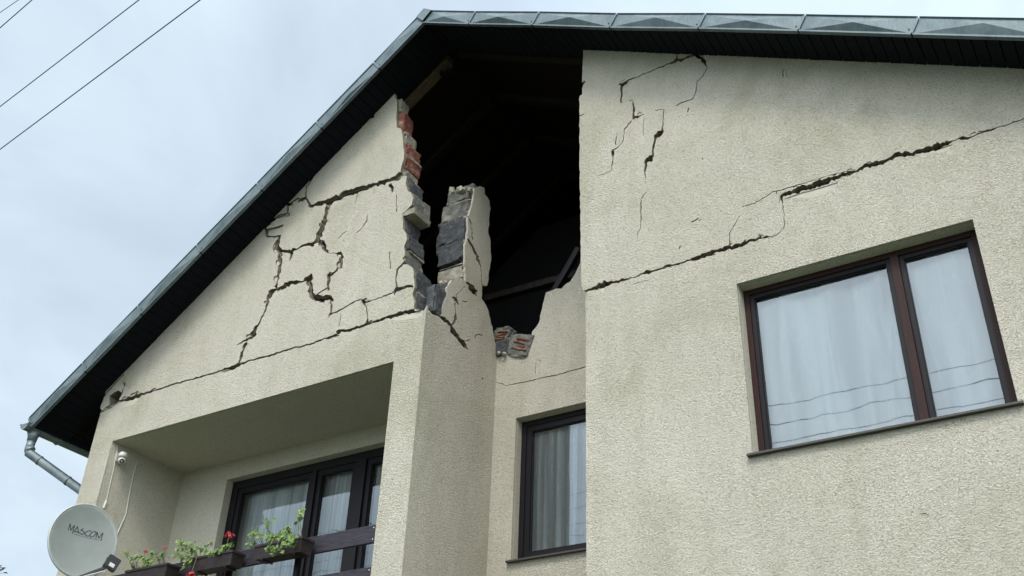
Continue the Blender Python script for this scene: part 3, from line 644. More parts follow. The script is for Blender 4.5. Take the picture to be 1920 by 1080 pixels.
# ------------------------------------------------------------------ windows
def frame_rect(bm, x0, x1, z0, z1, wd, y0, y1):
    bx(bm, x0, x0 + wd, y0, y1, z0, z1); bx(bm, x1 - wd, x1, y0, y1, z0, z1)
    bx(bm, x0 + wd, x1 - wd, y0, y1, z1 - wd, z1); bx(bm, x0 + wd, x1 - wd, y0, y1, z0, z0 + wd)
def curtain(parent, x0, x1, z0, z1, y, m, folds, amp, seed, gather=0):
    bm = bmesh.new(); nx, nz = 160, 14; R = random.Random(seed); ph = [R.uniform(0, 6) for _ in range(4)]; g = []
    for j in range(nz + 1):
        row = []; tz = j / nz
        for i in range(nx + 1):
            u = i / nx; x = x0 + (x1 - x0) * u
            wv = math.sin(u * folds * 6.283 + ph[0] + .5 * math.sin(tz * 3 + ph[1]) * u) * .6 + math.sin(u * folds * 2.3 * 6.283 + ph[2] + tz * .8) * .25 + math.sin(u * folds * .37 * 6.283 + ph[3] + tz) * .5
            if gather: wv += 1.6 * math.exp(-((u - gather - .10 * (tz - 1)) / .018) ** 2) * tz + 1.0 * math.exp(-((u - gather + .18) / .05) ** 2) * (.3 + tz)
            row.append(bm.verts.new((x, y + amp * wv * (1.1 - .5 * tz), z0 + (z1 - z0) * tz)))
        g.append(row)
    for a, b in zip(g, g[1:]):
        for i in range(nx): bm.faces.new((a[i], a[i+1], b[i+1], b[i]))
    return obj('curtain', bm, m, parent, smooth=True)
def pane_obj(parent, x0, x1, z0, z1, y):
    bm = bmesh.new(); bm.faces.new([bm.verts.new(p) for p in ((x0, y, z0), (x1, y, z0), (x1, y, z1), (x0, y, z1))])
    return obj('pane', bm, MGLASS, parent)
def room(x0, x1, y, z0, z1, depth=.9):
    bm = bmesh.new(); v = bx(bm, x0, x1, y, y + depth, z0, z1); bm.faces.ensure_lookup_table()
    bmesh.ops.delete(bm, geom=[bm.faces[2]], context='FACES'); return bm
def window(name, x0, x1, z0, z1, y, splits, m1, m2, cm, folds, amp, seed, label, of=.055, sf=.05, gather=0, dark=MROOM, cgap=.10):
    """splits: x positions of the posts between the casements, as (left, right)"""
    wbm = bmesh.new(); frame_rect(wbm, x0, x1, z0, z1, of, y, y + .09)
    root = obj(name, wbm, m1, house, label)          # the fixed frame carries the rest
    xs = [x0 + of] + [q for s in splits for q in s] + [x1 - of]
    for a, b in zip(splits, splits): 
        pb = bmesh.new(); bx(pb, a[0], a[1], y - .012, y + .085, z0 + of + .001, z1 - of - .001); obj('post', pb, m1, root)
    for k in range(0, len(xs), 2):
        a, b = xs[k], xs[k + 1]; fb = bmesh.new(); frame_rect(fb, a + .002, b - .002, z0 + of + .002, z1 - of - .002, sf, y + .014, y + .075)
        frame_rect(fb, a + .002 + sf - .012, b - .002 - sf + .012, z0 + of + sf - .010, z1 - of - sf + .010, .02, y + .028, y + .05)
        obj('casement', fb, m2, root); pane_obj(root, a + sf, b - sf, z0 + of + sf, z1 - of - sf, y + .046)
    curtain(root, x0 + .03, x1 - .03, z0 + .02, z1 - .05, y + .09 + cgap, cm, folds, amp, seed, gather)
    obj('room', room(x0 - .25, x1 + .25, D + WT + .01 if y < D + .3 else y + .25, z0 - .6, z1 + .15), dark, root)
    return root
yr = D + .14
xr = [on_y(px, py, yr).x for px, py in ((1660,500),(1696,488))]
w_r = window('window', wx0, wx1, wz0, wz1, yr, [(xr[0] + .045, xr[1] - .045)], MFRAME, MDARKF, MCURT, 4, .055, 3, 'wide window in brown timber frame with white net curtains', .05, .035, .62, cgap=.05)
def sill(parent, x0, x1, y, z, out_=.045):
    bm = bmesh.new(); v = bx(bm, x0 - .035, x1 + .035, y - out_, y + .10, z - .012, z + .004)
    for q in v[4:8]:
        if q.co.y > y: q.co.z += .02
    return obj('sill', bm, MSILL, parent)
MSILL = mat('sill_sheet', (.05, .045, .04), .6, .1)
sill(w_r, wx0, wx1, D, wz0)
yc = YM + .12
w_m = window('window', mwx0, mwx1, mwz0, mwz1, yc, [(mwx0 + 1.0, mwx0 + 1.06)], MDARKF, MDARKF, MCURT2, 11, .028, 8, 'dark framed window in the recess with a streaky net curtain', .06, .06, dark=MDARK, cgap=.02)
sill(w_m, mwx0, mwx1, YM, mwz0, .05)
# balcony glazing
yb = BY + .11
bx_ = lambda px, py: on_y(px, py, yb).x
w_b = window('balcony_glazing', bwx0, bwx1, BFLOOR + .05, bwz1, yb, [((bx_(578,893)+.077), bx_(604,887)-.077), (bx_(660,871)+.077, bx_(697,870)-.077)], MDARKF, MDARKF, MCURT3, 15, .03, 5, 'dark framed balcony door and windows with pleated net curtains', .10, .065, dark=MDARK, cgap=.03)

# ------------------------------------------------------------------ balcony railing
rz1 = on_y(703,984,D+.02).z; rz0 = on_y(703,1017,D+.02).z
rail = bpy.data.objects.new('balcony_railing', None); COL.objects.link(rail); rail.location = house.location * 0; rail.parent = house; rail.matrix_parent_inverse = Matrix.Translation(house.location).inverted()
pitch = on_y(703,984,D+.02).z - on_y(690,1064,D+.02).z
for k in range(4):
    z1 = rz1 - k * pitch; z0 = z1 - (rz1 - rz0)
    if z0 < BFLOOR - .3: break
    bm = bmesh.new(); bx(bm, BTL + .006, BTR - .006, D + .012, D + .045, z0, z1); bmesh.ops.bevel(bm, geom=bm.edges[:], offset=.004, segments=1, affect='EDGES')
    b = obj('board', bm, MRAIL, None); b.parent = rail
    for sx in (BTR - .03, BTR - .99, BTL + .05):
        for dz in (.03, rz1 - rz0 - .03):
            bm = bmesh.new(); tube(bm, [(sx, D + .011, z0 + dz), (sx, D + .006, z0 + dz)], .006, 8); o = obj('screw', bm, MWHITE, None); o.parent = b if False else rail
for x in (BTR - .98, BTR - 1.9, BTR - 2.9, BTL + .04):
    bm = bmesh.new(); bx(bm, x - .025, x + .025, D + .047, D + .09, BFLOOR, rz1 - .01); o = obj('post', bm, MDARKF, None); o.parent = rail

# ------------------------------------------------------------------ roof
roof = bpy.data.objects.new('roof', None); COL.objects.link(roof); roof.parent = house; roof.matrix_parent_inverse = Matrix.Translation(house.location).inverted()
def rpart(name, bm, m, label=None, smooth=False):
    o = obj(name, bm, m, None, label, smooth); o.parent = roof; return o
XEL, XER = -1.581 * D, 1.5
nL = Vector((-SLL, 0, 1)).normalized(); nR = Vector((SLR, 0, 1)).normalized()
def slope_prism(bm, xa, xb, y0, y1, h0, h1):
    """slab following one slope between heights h0, h1 (vertical) over the board underside"""
    za, zb = roof_z(xa), roof_z(xb); v = [bm.verts.new(p) for p in ((xa,y0,za+h0),(xb,y0,zb+h0),(xb,y1,zb+h0),(xa,y1,za+h0),(xa,y0,za+h1),(xb,y0,zb+h1),(xb,y1,zb+h1),(xa,y1,za+h1))]
    for f in ((0,3,2,1),(4,5,6,7),(0,1,5,4),(1,2,6,5),(2,3,7,6),(3,0,4,7)): bm.faces.new([v[i] for i in f])
# underside boards of the verge, laid front to back
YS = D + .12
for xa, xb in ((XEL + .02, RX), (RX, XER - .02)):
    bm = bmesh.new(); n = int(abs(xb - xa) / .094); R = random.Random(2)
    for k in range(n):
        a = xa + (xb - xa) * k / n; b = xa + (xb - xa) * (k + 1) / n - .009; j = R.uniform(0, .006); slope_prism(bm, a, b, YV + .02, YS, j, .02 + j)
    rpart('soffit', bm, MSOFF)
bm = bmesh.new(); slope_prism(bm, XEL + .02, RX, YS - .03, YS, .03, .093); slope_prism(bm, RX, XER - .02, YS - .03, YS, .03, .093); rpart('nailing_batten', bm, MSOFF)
bm = bmesh.new()
slope_prism(bm, XEL + .005, RX, YV + .004, YBACK + .5, .095, .11); slope_prism(bm, RX, XER, YV + .004, YBACK + .5, .095, .11); rpart('sheathing', bm, MSHEA)
bm = bmesh.new()
slope_prism(bm, XEL - .02, RX, YV + .002, YBACK + .52, .113, .13); slope_prism(bm, RX, XER + .02, YV + .002, YBACK + .52, .113, .13); rpart('roof_covering', bm, MTILE)
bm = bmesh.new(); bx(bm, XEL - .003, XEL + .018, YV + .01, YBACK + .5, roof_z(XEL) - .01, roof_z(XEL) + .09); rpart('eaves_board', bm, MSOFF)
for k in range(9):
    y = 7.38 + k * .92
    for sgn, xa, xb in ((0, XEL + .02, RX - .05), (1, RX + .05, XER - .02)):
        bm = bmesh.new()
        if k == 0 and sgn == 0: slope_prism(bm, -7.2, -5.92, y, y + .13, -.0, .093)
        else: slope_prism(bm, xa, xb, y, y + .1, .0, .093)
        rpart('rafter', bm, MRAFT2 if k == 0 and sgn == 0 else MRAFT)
# the boards inside, seen through the gap
bm = bmesh.new(); R = random.Random(9)
for k in range(24):
    a = XEL + .3 + k * .235
    if a + .22 > RX: break
    slope_prism(bm, a, a + .222, YS + .02, 10.5, .075 + R.uniform(0, .01), .093)
rpart('lining_board', bm, MSHEA)
# debris of the gable still clinging under the ridge
for i, (x, y, z, r) in enumerate([(-5.90,7.36,9.12+CZ,.06),(-5.98,7.34,9.09+CZ,.035)]):
    o = obj('mortar_lump', chunk(x - r * 1.5, x + r * 1.2, y, y + .18, z - r * .6, z + r * .6, 200 + i, 18), MSHEA, house)

# ---- verge flashing: pressed panels, each with four facets round a raised middle
def verge(xs, sgn):
    for i in range(len(xs) - 1):
        xa, xb = xs[i], xs[i + 1]; bm = bmesh.new(); g = .006 * (1 if xb > xa else -1)
        n = nL if sgn < 0 else nR; up = Vector((n.x, 0, n.z))
        ja, jb = (random.Random(int(abs(q) * 100)).uniform(-.012, .004) for q in (xa, xb))
        A = Vector((xa + g, YV, roof_z(xa + g) - .012 + ja)); B = Vector((xb - g, YV, roof_z(xb - g) - .012 + jb))
        H = .155; A2 = A + up * H; B2 = B + up * H; lip = Vector((0, -.012, 0))
        c = (A + B + A2 + B2) / 4 + Vector((0, -.045, 0)); rnd = random.Random(i * 3 + sgn); c += Vector((rnd.uniform(-.07, .07), rnd.uniform(-.012, .012), rnd.uniform(-.014, .014)))
        vs = [bm.verts.new(p) for p in (A, B, B2, A2, c)]
        for a, b in ((0,1),(1,2),(2,3),(3,0)): bm.faces.new((vs[a], vs[b], vs[4]))
        # drip lip below, flange over the roof, standing fold at the seam
        l = [bm.verts.new(p) for p in (A + lip - up * .002, B + lip - up * .002, B + lip - up * .018, A + lip - up * .018)]
        bm.faces.new((vs[0], vs[1], l[1], l[0])); bm.faces.new((l[0], l[1], l[2], l[3]))
        k = [bm.verts.new(p) for p in (A + Vector((0, .03, 0)) - up * .018, B + Vector((0, .03, 0)) - up * .018)]; bm.faces.new((l[3], l[2], k[1], k[0]))
        t = [bm.verts.new(p) for p in (A2 + Vector((0, -.014, .012)), B2 + Vector((0, -.014, .012)), B2 + Vector((0, .22, .016)), A2 + Vector((0, .22, .016)))]
        bm.faces.new((vs[3], vs[2], t[1], t[0])); bm.faces.new((t[0], t[1], t[2], t[3]))
        e = B - (B - A).normalized() * .0; s1 = (B - A).normalized() * .012
        p = [bm.verts.new(q) for q in (B - s1 + Vector((0,-.012,0)), B + s1 + Vector((0,-.012,0)), B2 + s1 + Vector((0,-.012,0)), B2 - s1 + Vector((0,-.012,0)))]; bm.faces.new(p)
        q = [bm.verts.new(z) for z in (B - s1, B2 - s1)]; bm.faces.new((p[0], p[3], q[1], q[0]))
        q = [bm.verts.new(z) for z in (B + s1, B2 + s1)]; bm.faces.new((p[1], q[0], q[1], p[2]))
        tube(bm, [B - s1 * 3 + up * .04 + Vector((0, .0, 0)), B - s1 * 3 + up * .04 + Vector((0, -.014, 0))], .006, 8)
        rpart('verge_panel', bm, MZINC)
verge([RX + .0, -5.15, -4.29, -3.36, -2.43, -1.52, -.63, .28, 1.19, 1.5], 1)
verge([RX - .0, -6.45, -7.25, -8.09, -8.95, -9.8, -10.6, XEL], -1)
bm = bmesh.new(); a = Vector((RX, YV - .022, RZ + .22))
v = [bm.verts.new(p) for p in (Vector((RX, YV - .03, RZ - .02)), Vector((RX + .12, YV - .03, roof_z(RX + .12) + .165)), Vector((RX, YV - .03, RZ + .19)), Vector((RX - .1, YV - .03, roof_z(RX - .1) + .175)))]
bm.faces.new(v); v2 = [bm.verts.new((p.co.x, YBACK + .5, p.co.z)) for p in v[1:]]; bm.faces.new((v[1], v[2], v2[1], v2[0])); bm.faces.new((v[2], v[3], v2[2], v2[1]))
rpart('ridge_cap', bm, MZINC)

# ---- gutter and downpipe
gx, gz = XEL - .075, roof_z(XEL) + .02; gr = .075
bm = bmesh.new(); rings = []
for y in (YV - .05, YBACK + .5):
    rings.append([bm.verts.new((gx + math.cos(a) * gr, y, gz + math.sin(a) * gr)) for a in [math.pi + math.pi * k / 10 for k in range(11)]] + [bm.verts.new((gx + gr + .002, y, gz + .01))])
for k in range(11): bm.faces.new((rings[0][k], rings[0][k+1], rings[1][k+1], rings[1][k]))
bm.faces.new(rings[0][:11]); tube(bm, [(gx - gr - .005, YV - .05, gz + .004), (gx - gr - .005, YBACK + .5, gz + .004)], .011, 8)
gut = obj('gutter', bm, MZDARK, house, smooth=False)
bm = bmesh.new()
for y in [YV + .45 + k * .8 for k in range(11)]:
    tube(bm, [(gx + math.cos(a) * (gr + .006), y, gz + math.sin(a) * (gr + .006)) for a in [math.pi + math.pi * k / 8 for k in range(9)]], .009, 6)
o = obj('gutter_bracket', bm, MZDARK, None); o.parent = gut
p1 = on_x(62,818,gx); yd = p1.y
bm = bmesh.new(); zt = gz - gr + .02
tube(bm, [(gx, yd, zt), (gx, yd, zt - .06), (gx, yd, zt - .12)], [.085, .062, .056], 16)
dpipe = obj('downpipe', bm, MZDARK, house, smooth=True)
zk = on_x(62,852,gx).z
def dp(name, pts, r): b = bmesh.new(); tube(b, pts, r, 16); o = obj(name, b, MZDARK, None, smooth=True); o.parent = dpipe
dp('pipe_section', [(gx, yd, zt - .12), (gx, yd, zk + .03)], .052)
end = Vector((XL - .10, yd + .62, 0)); 
d = ray(172, 934); # far end of the sloping length, met beside the house corner
t = (XL - .09) / d.x; pe = Vector((d.x * t, d.y * t, d.z * t + CZ)); 
st = Vector((gx, yd, zk))
dp('pipe_section', [st + Vector((0, 0, .06)), st, pe, pe + Vector((0.0, .0, -.12)), Vector((pe.x, pe.y, .1))], .055)
dd = (pe - st).normalized()
for s_, r_ in ((.0, .064), (.17, .06), (.62, .06)): dp('collar', [st + dd * s_ + (Vector((0,0,.045)) if s_ == 0 else Vector()), st + dd * (s_ + .025) + (Vector((0,0,.03)) if s_ == 0 else Vector())], r_)

# ---- timbers of the attic
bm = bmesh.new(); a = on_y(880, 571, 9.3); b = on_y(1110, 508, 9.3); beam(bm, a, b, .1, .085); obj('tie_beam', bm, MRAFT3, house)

# ------------------------------------------------------------------ loose things at the gap
a = on_y(1040, 546, 8.72); b = on_y(1086, 466, 8.66); bm = bmesh.new(); beam(bm, a, b, .07, .06, Vector((0, 1, 0)))
bmesh.ops.subdivide_edges(bm, edges=bm.edges[:], cuts=3)
for v in bm.verts: v.co += noise.noise_vector(v.co * 9) * .008
tag(obj('fallen_batten', bm, MDARKF), 'dark timber batten leaning against the broken wall beside the bay', 'timber')
def ribbed_brick(name, px0, py0, px1, py1, y, m_out, label, seed, rot=0, ribs=True):
    p = on_y(px0, py0, y); q = on_y(px1, py1, y); m_out = MBLOCK2; c = Vector(((p.x + q.x) / 2, y + .09, (p.z + q.z) / 2)); hx, hz = (q.x - p.x) / 2, (p.z - q.z) / 2
    t = thing(name, label, 'brick', (c.x, c.y, c.z - hz), 'bricks fallen on the broken wall top')
    inv = Matrix.Translation(t.location).inverted(); RT = Matrix.Translation(c) @ Matrix.Rotation(rot, 4, 'Y') @ Matrix.Translation(-c)
    bm = rough_box(c.x - hx, c.x + hx, c.y - .07, c.y + .09, c.z - hz, c.z + hz, .03, seed, 6); bm.transform(RT); o = obj('mortar_crust', bm, m_out, None); o.parent = t; o.matrix_parent_inverse = inv
    if ribs:
        bm = bmesh.new()
        for k in range(4):
            z = c.z - hz * .35 + hz * .8 * k / 3; r2 = rough_box(c.x - hx * (.55 - .2 * (k % 2)), c.x + hx * (.85 - .2 * (k % 3)), c.y - .086, c.y - .05, z - .009, z + .009, .007, seed + k, 3, .002)
            me = bpy.data.meshes.new('t'); r2.to_mesh(me); r2.free(); bm.from_mesh(me); bpy.data.meshes.remove(me)
        bm.transform(RT); o = obj('ribbed_clay', bm, MBRICK, None); o.parent = t; o.matrix_parent_inverse = inv
ribbed_brick('fallen_brick', 923, 616, 950, 642, 8.50, MMORT, 'ribbed red brick in grey mortar, left piece in the gap by the cheek', 301, .15)
ribbed_brick('fallen_brick', 951, 631, 993, 660, 8.50, MMORT, 'larger smashed hollow red brick lying right in the gap of the recess wall', 302, .38)
for nm, q, m, lab, sd in (('slag_block_fragment', (921,641,950,661), MBLOCK, 'dark slag block fragment under the ribbed brick beside the recess cheek', 303),):
    p0 = on_y(q[0], q[1], 8.5); p1 = on_y(q[2], q[3], 8.5); o = obj(nm, rough_box(p0.x, p1.x, 8.5, 8.68, p1.z, p0.z, .02, sd, 5), m); tag(o, lab, 'block')
for i, (x, y, lab) in enumerate([(934,661,'small pale mortar crumb at the corner of recess wall and cheek'),(944,661,'round whitish mortar crumb under the dark block fragment')]):
    p = on_y(x, y, 8.47); o = obj('mortar_crumb', chunk(p.x-.03, p.x+.03, 8.46, 8.52, p.z-.022, p.z+.028, 320+i), MRENDER); tag(o, lab, 'rubble')

# ------------------------------------------------------------------ satellite dish
dc = on_y(157, 1013, 6.6); az = math.atan2(-.35, .94)
dn = Vector((.92, -.345, .10)).normalized(); du = Vector((.35, .94, 0)).normalized(); dvv = dn.cross(du) * -1
if dvv.z < 0: dvv = -dvv
dish = thing('satellite_dish', 'pale grey satellite dish with dark lettering at the lower left corner of the house', 'satellite dish', (dc.x, dc.y, dc.z))
DI = Matrix.Translation(dish.location).inverted()
def dpt(bm, m, name, smooth=False, parent=None):
    o = obj(name, bm, m, None, smooth=smooth)
    if parent: o.parent = parent
    else: o.parent = dish; o.matrix_parent_inverse = DI
    return o
RXh, RZh, DEP = .348, .395, .055
def dp3(u, v, k=0): r2 = (u / RXh) ** 2 + (v / RZh) ** 2; return dc + du * u + dvv * v + dn * (DEP * (r2 - 1) + k)
bm = bmesh.new(); cen = bm.verts.new(dp3(0, 0)); prev = None; NR, NS = 12, 64; rr = []
for i in range(1, NR + 1): rr.append([bm.verts.new(dp3(RXh * i / NR * math.cos(2*math.pi*k/NS), RZh * i / NR * math.sin(2*math.pi*k/NS))) for k in range(NS)])
for k in range(NS): bm.faces.new((cen, rr[0][(k+1) % NS], rr[0][k]))
for a, b in zip(rr, rr[1:]):
    for k in range(NS): bm.faces.new((a[k], a[(k+1) % NS], b[(k+1) % NS], b[k]))
bmesh.ops.solidify(bm, geom=bm.faces[:], thickness=.004)
refl = dpt(bm, MDISH, 'reflector', True)
bm = bmesh.new(); ring = []
for k in range(NS):
    a = 2*math.pi*k/NS; e0 = dp3(RXh*math.cos(a), RZh*math.sin(a)); rad = (du*math.cos(a) + dvv*math.sin(a)).normalized()
    ring.append([bm.verts.new(p) for p in (e0 + dn*.003, e0 + rad*.007 + dn*.001, e0 + rad*.009 - dn*.022, e0 + rad*.002 - dn*.024)])
for k in range(NS):
    for j in range(3): bm.faces.new((ring[k][j], ring[(k+1)%NS][j], ring[(k+1)%NS][j+1], ring[k][j+1]))
dpt(bm, MDISH, 'rim', True)
def dish_uv(px, py):                                   # lettering is drawn on the dish itself
    d = ray(px, py); o = Vector((0, 0, CZ)); t = (dc - dn * DEP * .85 - o).dot(dn) / d.dot(dn); p = o + d * t - dc; return p.dot(du), p.dot(dvv)
def stroke(bm, pts, wd):
    P = [dish_uv(118 + x / 22.857, 975 + y / 22.857) for x, y in pts]
    for (a, b), (c, d_) in zip(P, P[1:]):
        l = math.hypot(c - a, d_ - b) or 1; ex, ey = (c - a) / l * wd * .35, (d_ - b) / l * wd * .35; nx, ny = -(d_ - b) / l * wd / 2, (c - a) / l * wd / 2
        bm.faces.new([bm.verts.new(dp3(u, v, .0025)) for u, v in ((a-ex+nx, b-ey+ny), (a-ex-nx, b-ey-ny), (c+ex-nx, d_+ey-ny), (c+ex+nx, d_+ey+ny))])
bm = bmesh.new(); lw = .0085
for s_ in ([(225,450),(250,310),(290,185),(310,310),(330,455),(400,350),(485,245),(450,400),(405,575)],
           [(475,500),(550,390),(620,290),(645,420),(660,560)],[(475,490),(570,500),(690,520),(740,560),(790,605),(850,610),(900,585),(925,545),(900,500),(850,460),(765,445),(870,370)],
           [(1200,500),(1190,470),(1090,470),(1010,500),(955,560),(960,620),(1000,670),(1060,685),(1150,670)],
           [(1150,670),(1180,600),(1250,535),(1340,500),(1405,525),(1400,590),(1350,670),(1270,725),(1200,730),(1160,690),(1160,650)],
           [(1405,790),(1425,680),(1455,530),(1490,660),(1525,790),(1600,690),(1690,575),(1650,740),(1610,900)]): stroke(bm, s_, lw)
dpt(bm, MLOGO, 'lettering', parent=refl) if False else dpt(bm, MLOGO, 'lettering')
bm = bmesh.new(); stroke(bm, [(470,590),(600,630),(730,660)], .0055); stroke(bm, [(780,685),(850,685)], .0055); stroke(bm, [(885,710),(1100,770),(1300,820),(1550,870)], .0055); stroke(bm, [(1560,575),(1585,578)], .006)
dpt(bm, MLOGO2, 'small_lettering')
# feed arm and head
lh = on_y(209, 1057, 6.28); base = dp3(.0, -RZh * .98, -.01)
ab = on_y(150, 1092, 6.45)
bm = bmesh.new(); beam(bm, base + dn * .0 - dvv * .03, lh + Vector((-.03, 0, -.02)), .02, .026); dpt(bm, MBLK, 'feed_arm')
q = Matrix.Translation(lh) @ Matrix(((du.x, dn.x, dvv.x, 0), (du.y, dn.y, dvv.y, 0), (du.z, dn.z, dvv.z, 0), (0, 0, 0, 1))) @ Matrix.Rotation(.35, 4, 'Y')
bm = bmesh.new(); bx(bm, -.062, .062, -.02, .035, -.066, .066); bmesh.ops.bevel(bm, geom=bm.edges[:], offset=.006, segments=2, affect='EDGES')
bm.transform(q); lnb = dpt(bm, MBLK, 'receiver_head')
bm = bmesh.new(); bx(bm, -.022, .03, .036, .038, -.045, -.008); bm.transform(q); dpt(bm, MWHITE, 'sticker')
bm = bmesh.new(); tube(bm, [q @ Vector((-.03, -.06, .05)), q @ Vector((-.03, .0, .05))], .032, 16); tube(bm, [q @ Vector((.03, -.06, .05)), q @ Vector((.03, .0, .05))], .028, 16); dpt(bm, MBLK, 'feed_horn')
bm = bmesh.new(); tube(bm, [q @ Vector((0, 0, -.05)), q @ Vector((-.02, 0, -.1)), base + Vector((.1, -.05, -.05))], .009, 8); dpt(bm, MWHITE, 'coax_cable')
bm = bmesh.new(); k0 = dp3(0, -.05, -.14); beam(bm, k0, Vector((BTL - .12, D - .0, k0.z - .1)), .05, .05); tube(bm, [k0 + Vector((0, 0, .12)), k0 - Vector((0, 0, .2))], .03, 12); dpt(bm, MZDARK, 'bracket')

# ------------------------------------------------------------------ security camera and cables in the niche
XN = BTL
scp = on_x(222, 858, XN)
seccam = thing('security_camera', 'small white dome security camera in the top left corner of the balcony niche', 'camera', (XN, scp.y, scp.z)); SI = Matrix.Translation(seccam.location).inverted()
def sp(name, bm, m, smooth=True):
    o = obj(name, bm, m, None, smooth=smooth); o.parent = seccam; o.matrix_parent_inverse = SI; return o
bm = bmesh.new(); bx(bm, XN + .001, XN + .02, scp.y - .045, scp.y + .02, scp.z - .06, scp.z + .06); tube(bm, [(XN + .015, scp.y - .01, scp.z + .02), (XN + .07, scp.y, scp.z + .03)], .018, 10); sp('bracket', bm, MWHITE, False)
hc = on_x(230, 858, XN + .10)
bm = bmesh.new(); tube(bm, [hc + Vector((0, 0, z)) for z in (.068, .056, .028, -.004)], [.028, .046, .054, .055], 24); sp('housing', bm, MWHITE)
bc = hc - Vector((0, 0, .036))
bm = bmesh.new(); bmesh.ops.create_uvsphere(bm, u_segments=24, v_segments=16, radius=.046); bm.transform(Matrix.Translation(bc)); sp('dome', bm, MWHITE)
toc = (Vector((0, 0, CZ)) - hc); toc.z -= 2.5; toc.normalize(); fc = bc + toc * .037
bm = bmesh.new(); tube(bm, [fc, fc + toc * .012], .027, 18); sp('lens_ring', bm, MBLK, False)
bm = bmesh.new(); tube(bm, [fc + toc * .014, fc + toc * .017], .012, 12); sp('lens', bm, MDISH, False)
def wall_cable(px, label, x=XN + .006, r=.005, plug=False):
    pts = [on_x(a, b, x) for a, b in px]; bm = bmesh.new(); tube(bm, pts, r, 6)
    if plug:
        t = thing('hanging_cable', label, 'cable', pts[-1]); o = obj('cord', bm, MWHITE, None); o.parent = t; o.matrix_parent_inverse = Matrix.Translation(t.location).inverted()
        b = bmesh.new(); e = pts[-1]; tube(b, [e + Vector((.002, 0, .03)), e, e - Vector((0, .01, .07))], [.01, .017, .014], 10); o = obj('plug', b, MWHITE, None); o.parent = t; o.matrix_parent_inverse = Matrix.Translation(t.location).inverted()
    else: tag(obj('wall_cable', bm, MWHITE), label, 'cable')
wall_cable([(221,836),(216,862),(213,880),(207,905),(201,932),(198,943)], 'thin white cord with a plug hanging beneath the security camera', plug=True)
wall_cable([(257,866),(250,890),(243,925),(236,965),(227,985),(219,1003)], 'white cable running down the niche wall to the dish', r=.006)

# ------------------------------------------------------------------ flower boxes and geraniums
BOXES = [(-9.24,-8.62,'left',4), (-8.29,-7.70,'middle',5), (-7.41,-6.80,'right',6)]
bz1 = on_y(562,1007,7.0).z
LABB = {'left': 'leftmost dark flower box on the balcony railing, nearest the satellite dish', 'middle': 'middle dark flower box on the railing between the two others', 'right': 'rightmost dark flower box on the railing, nearest the stucco pillar'}
LABP = {'left': 'bushy geranium with two small red blooms in the box nearest the dish', 'middle': 'straggly geranium with a bright red bloom and one hanging bloom, middle box', 'right': 'flowerless trailing geranium with a tall thin shoot in the rightmost box'}
def leaf(bm, c, n, r, R):
    n = n.normalized(); a = n.orthogonal().normalized(); b = n.cross(a); rot = R.uniform(0, 6.28); k = 9; vs = []
    cv = bm.verts.new(c - n * r * .18)
    for i in range(k):
        t = rot + 2 * math.pi * i / k; q = r * (1 + .12 * (-1) ** i) * (.5 if i == 0 else 1); vs.append(bm.verts.new(c + (a * math.cos(t) + b * math.sin(t)) * q + n * R.uniform(-.1, .15) * r))
    for i in range(k): bm.faces.new((cv, vs[i], vs[(i + 1) % k]))
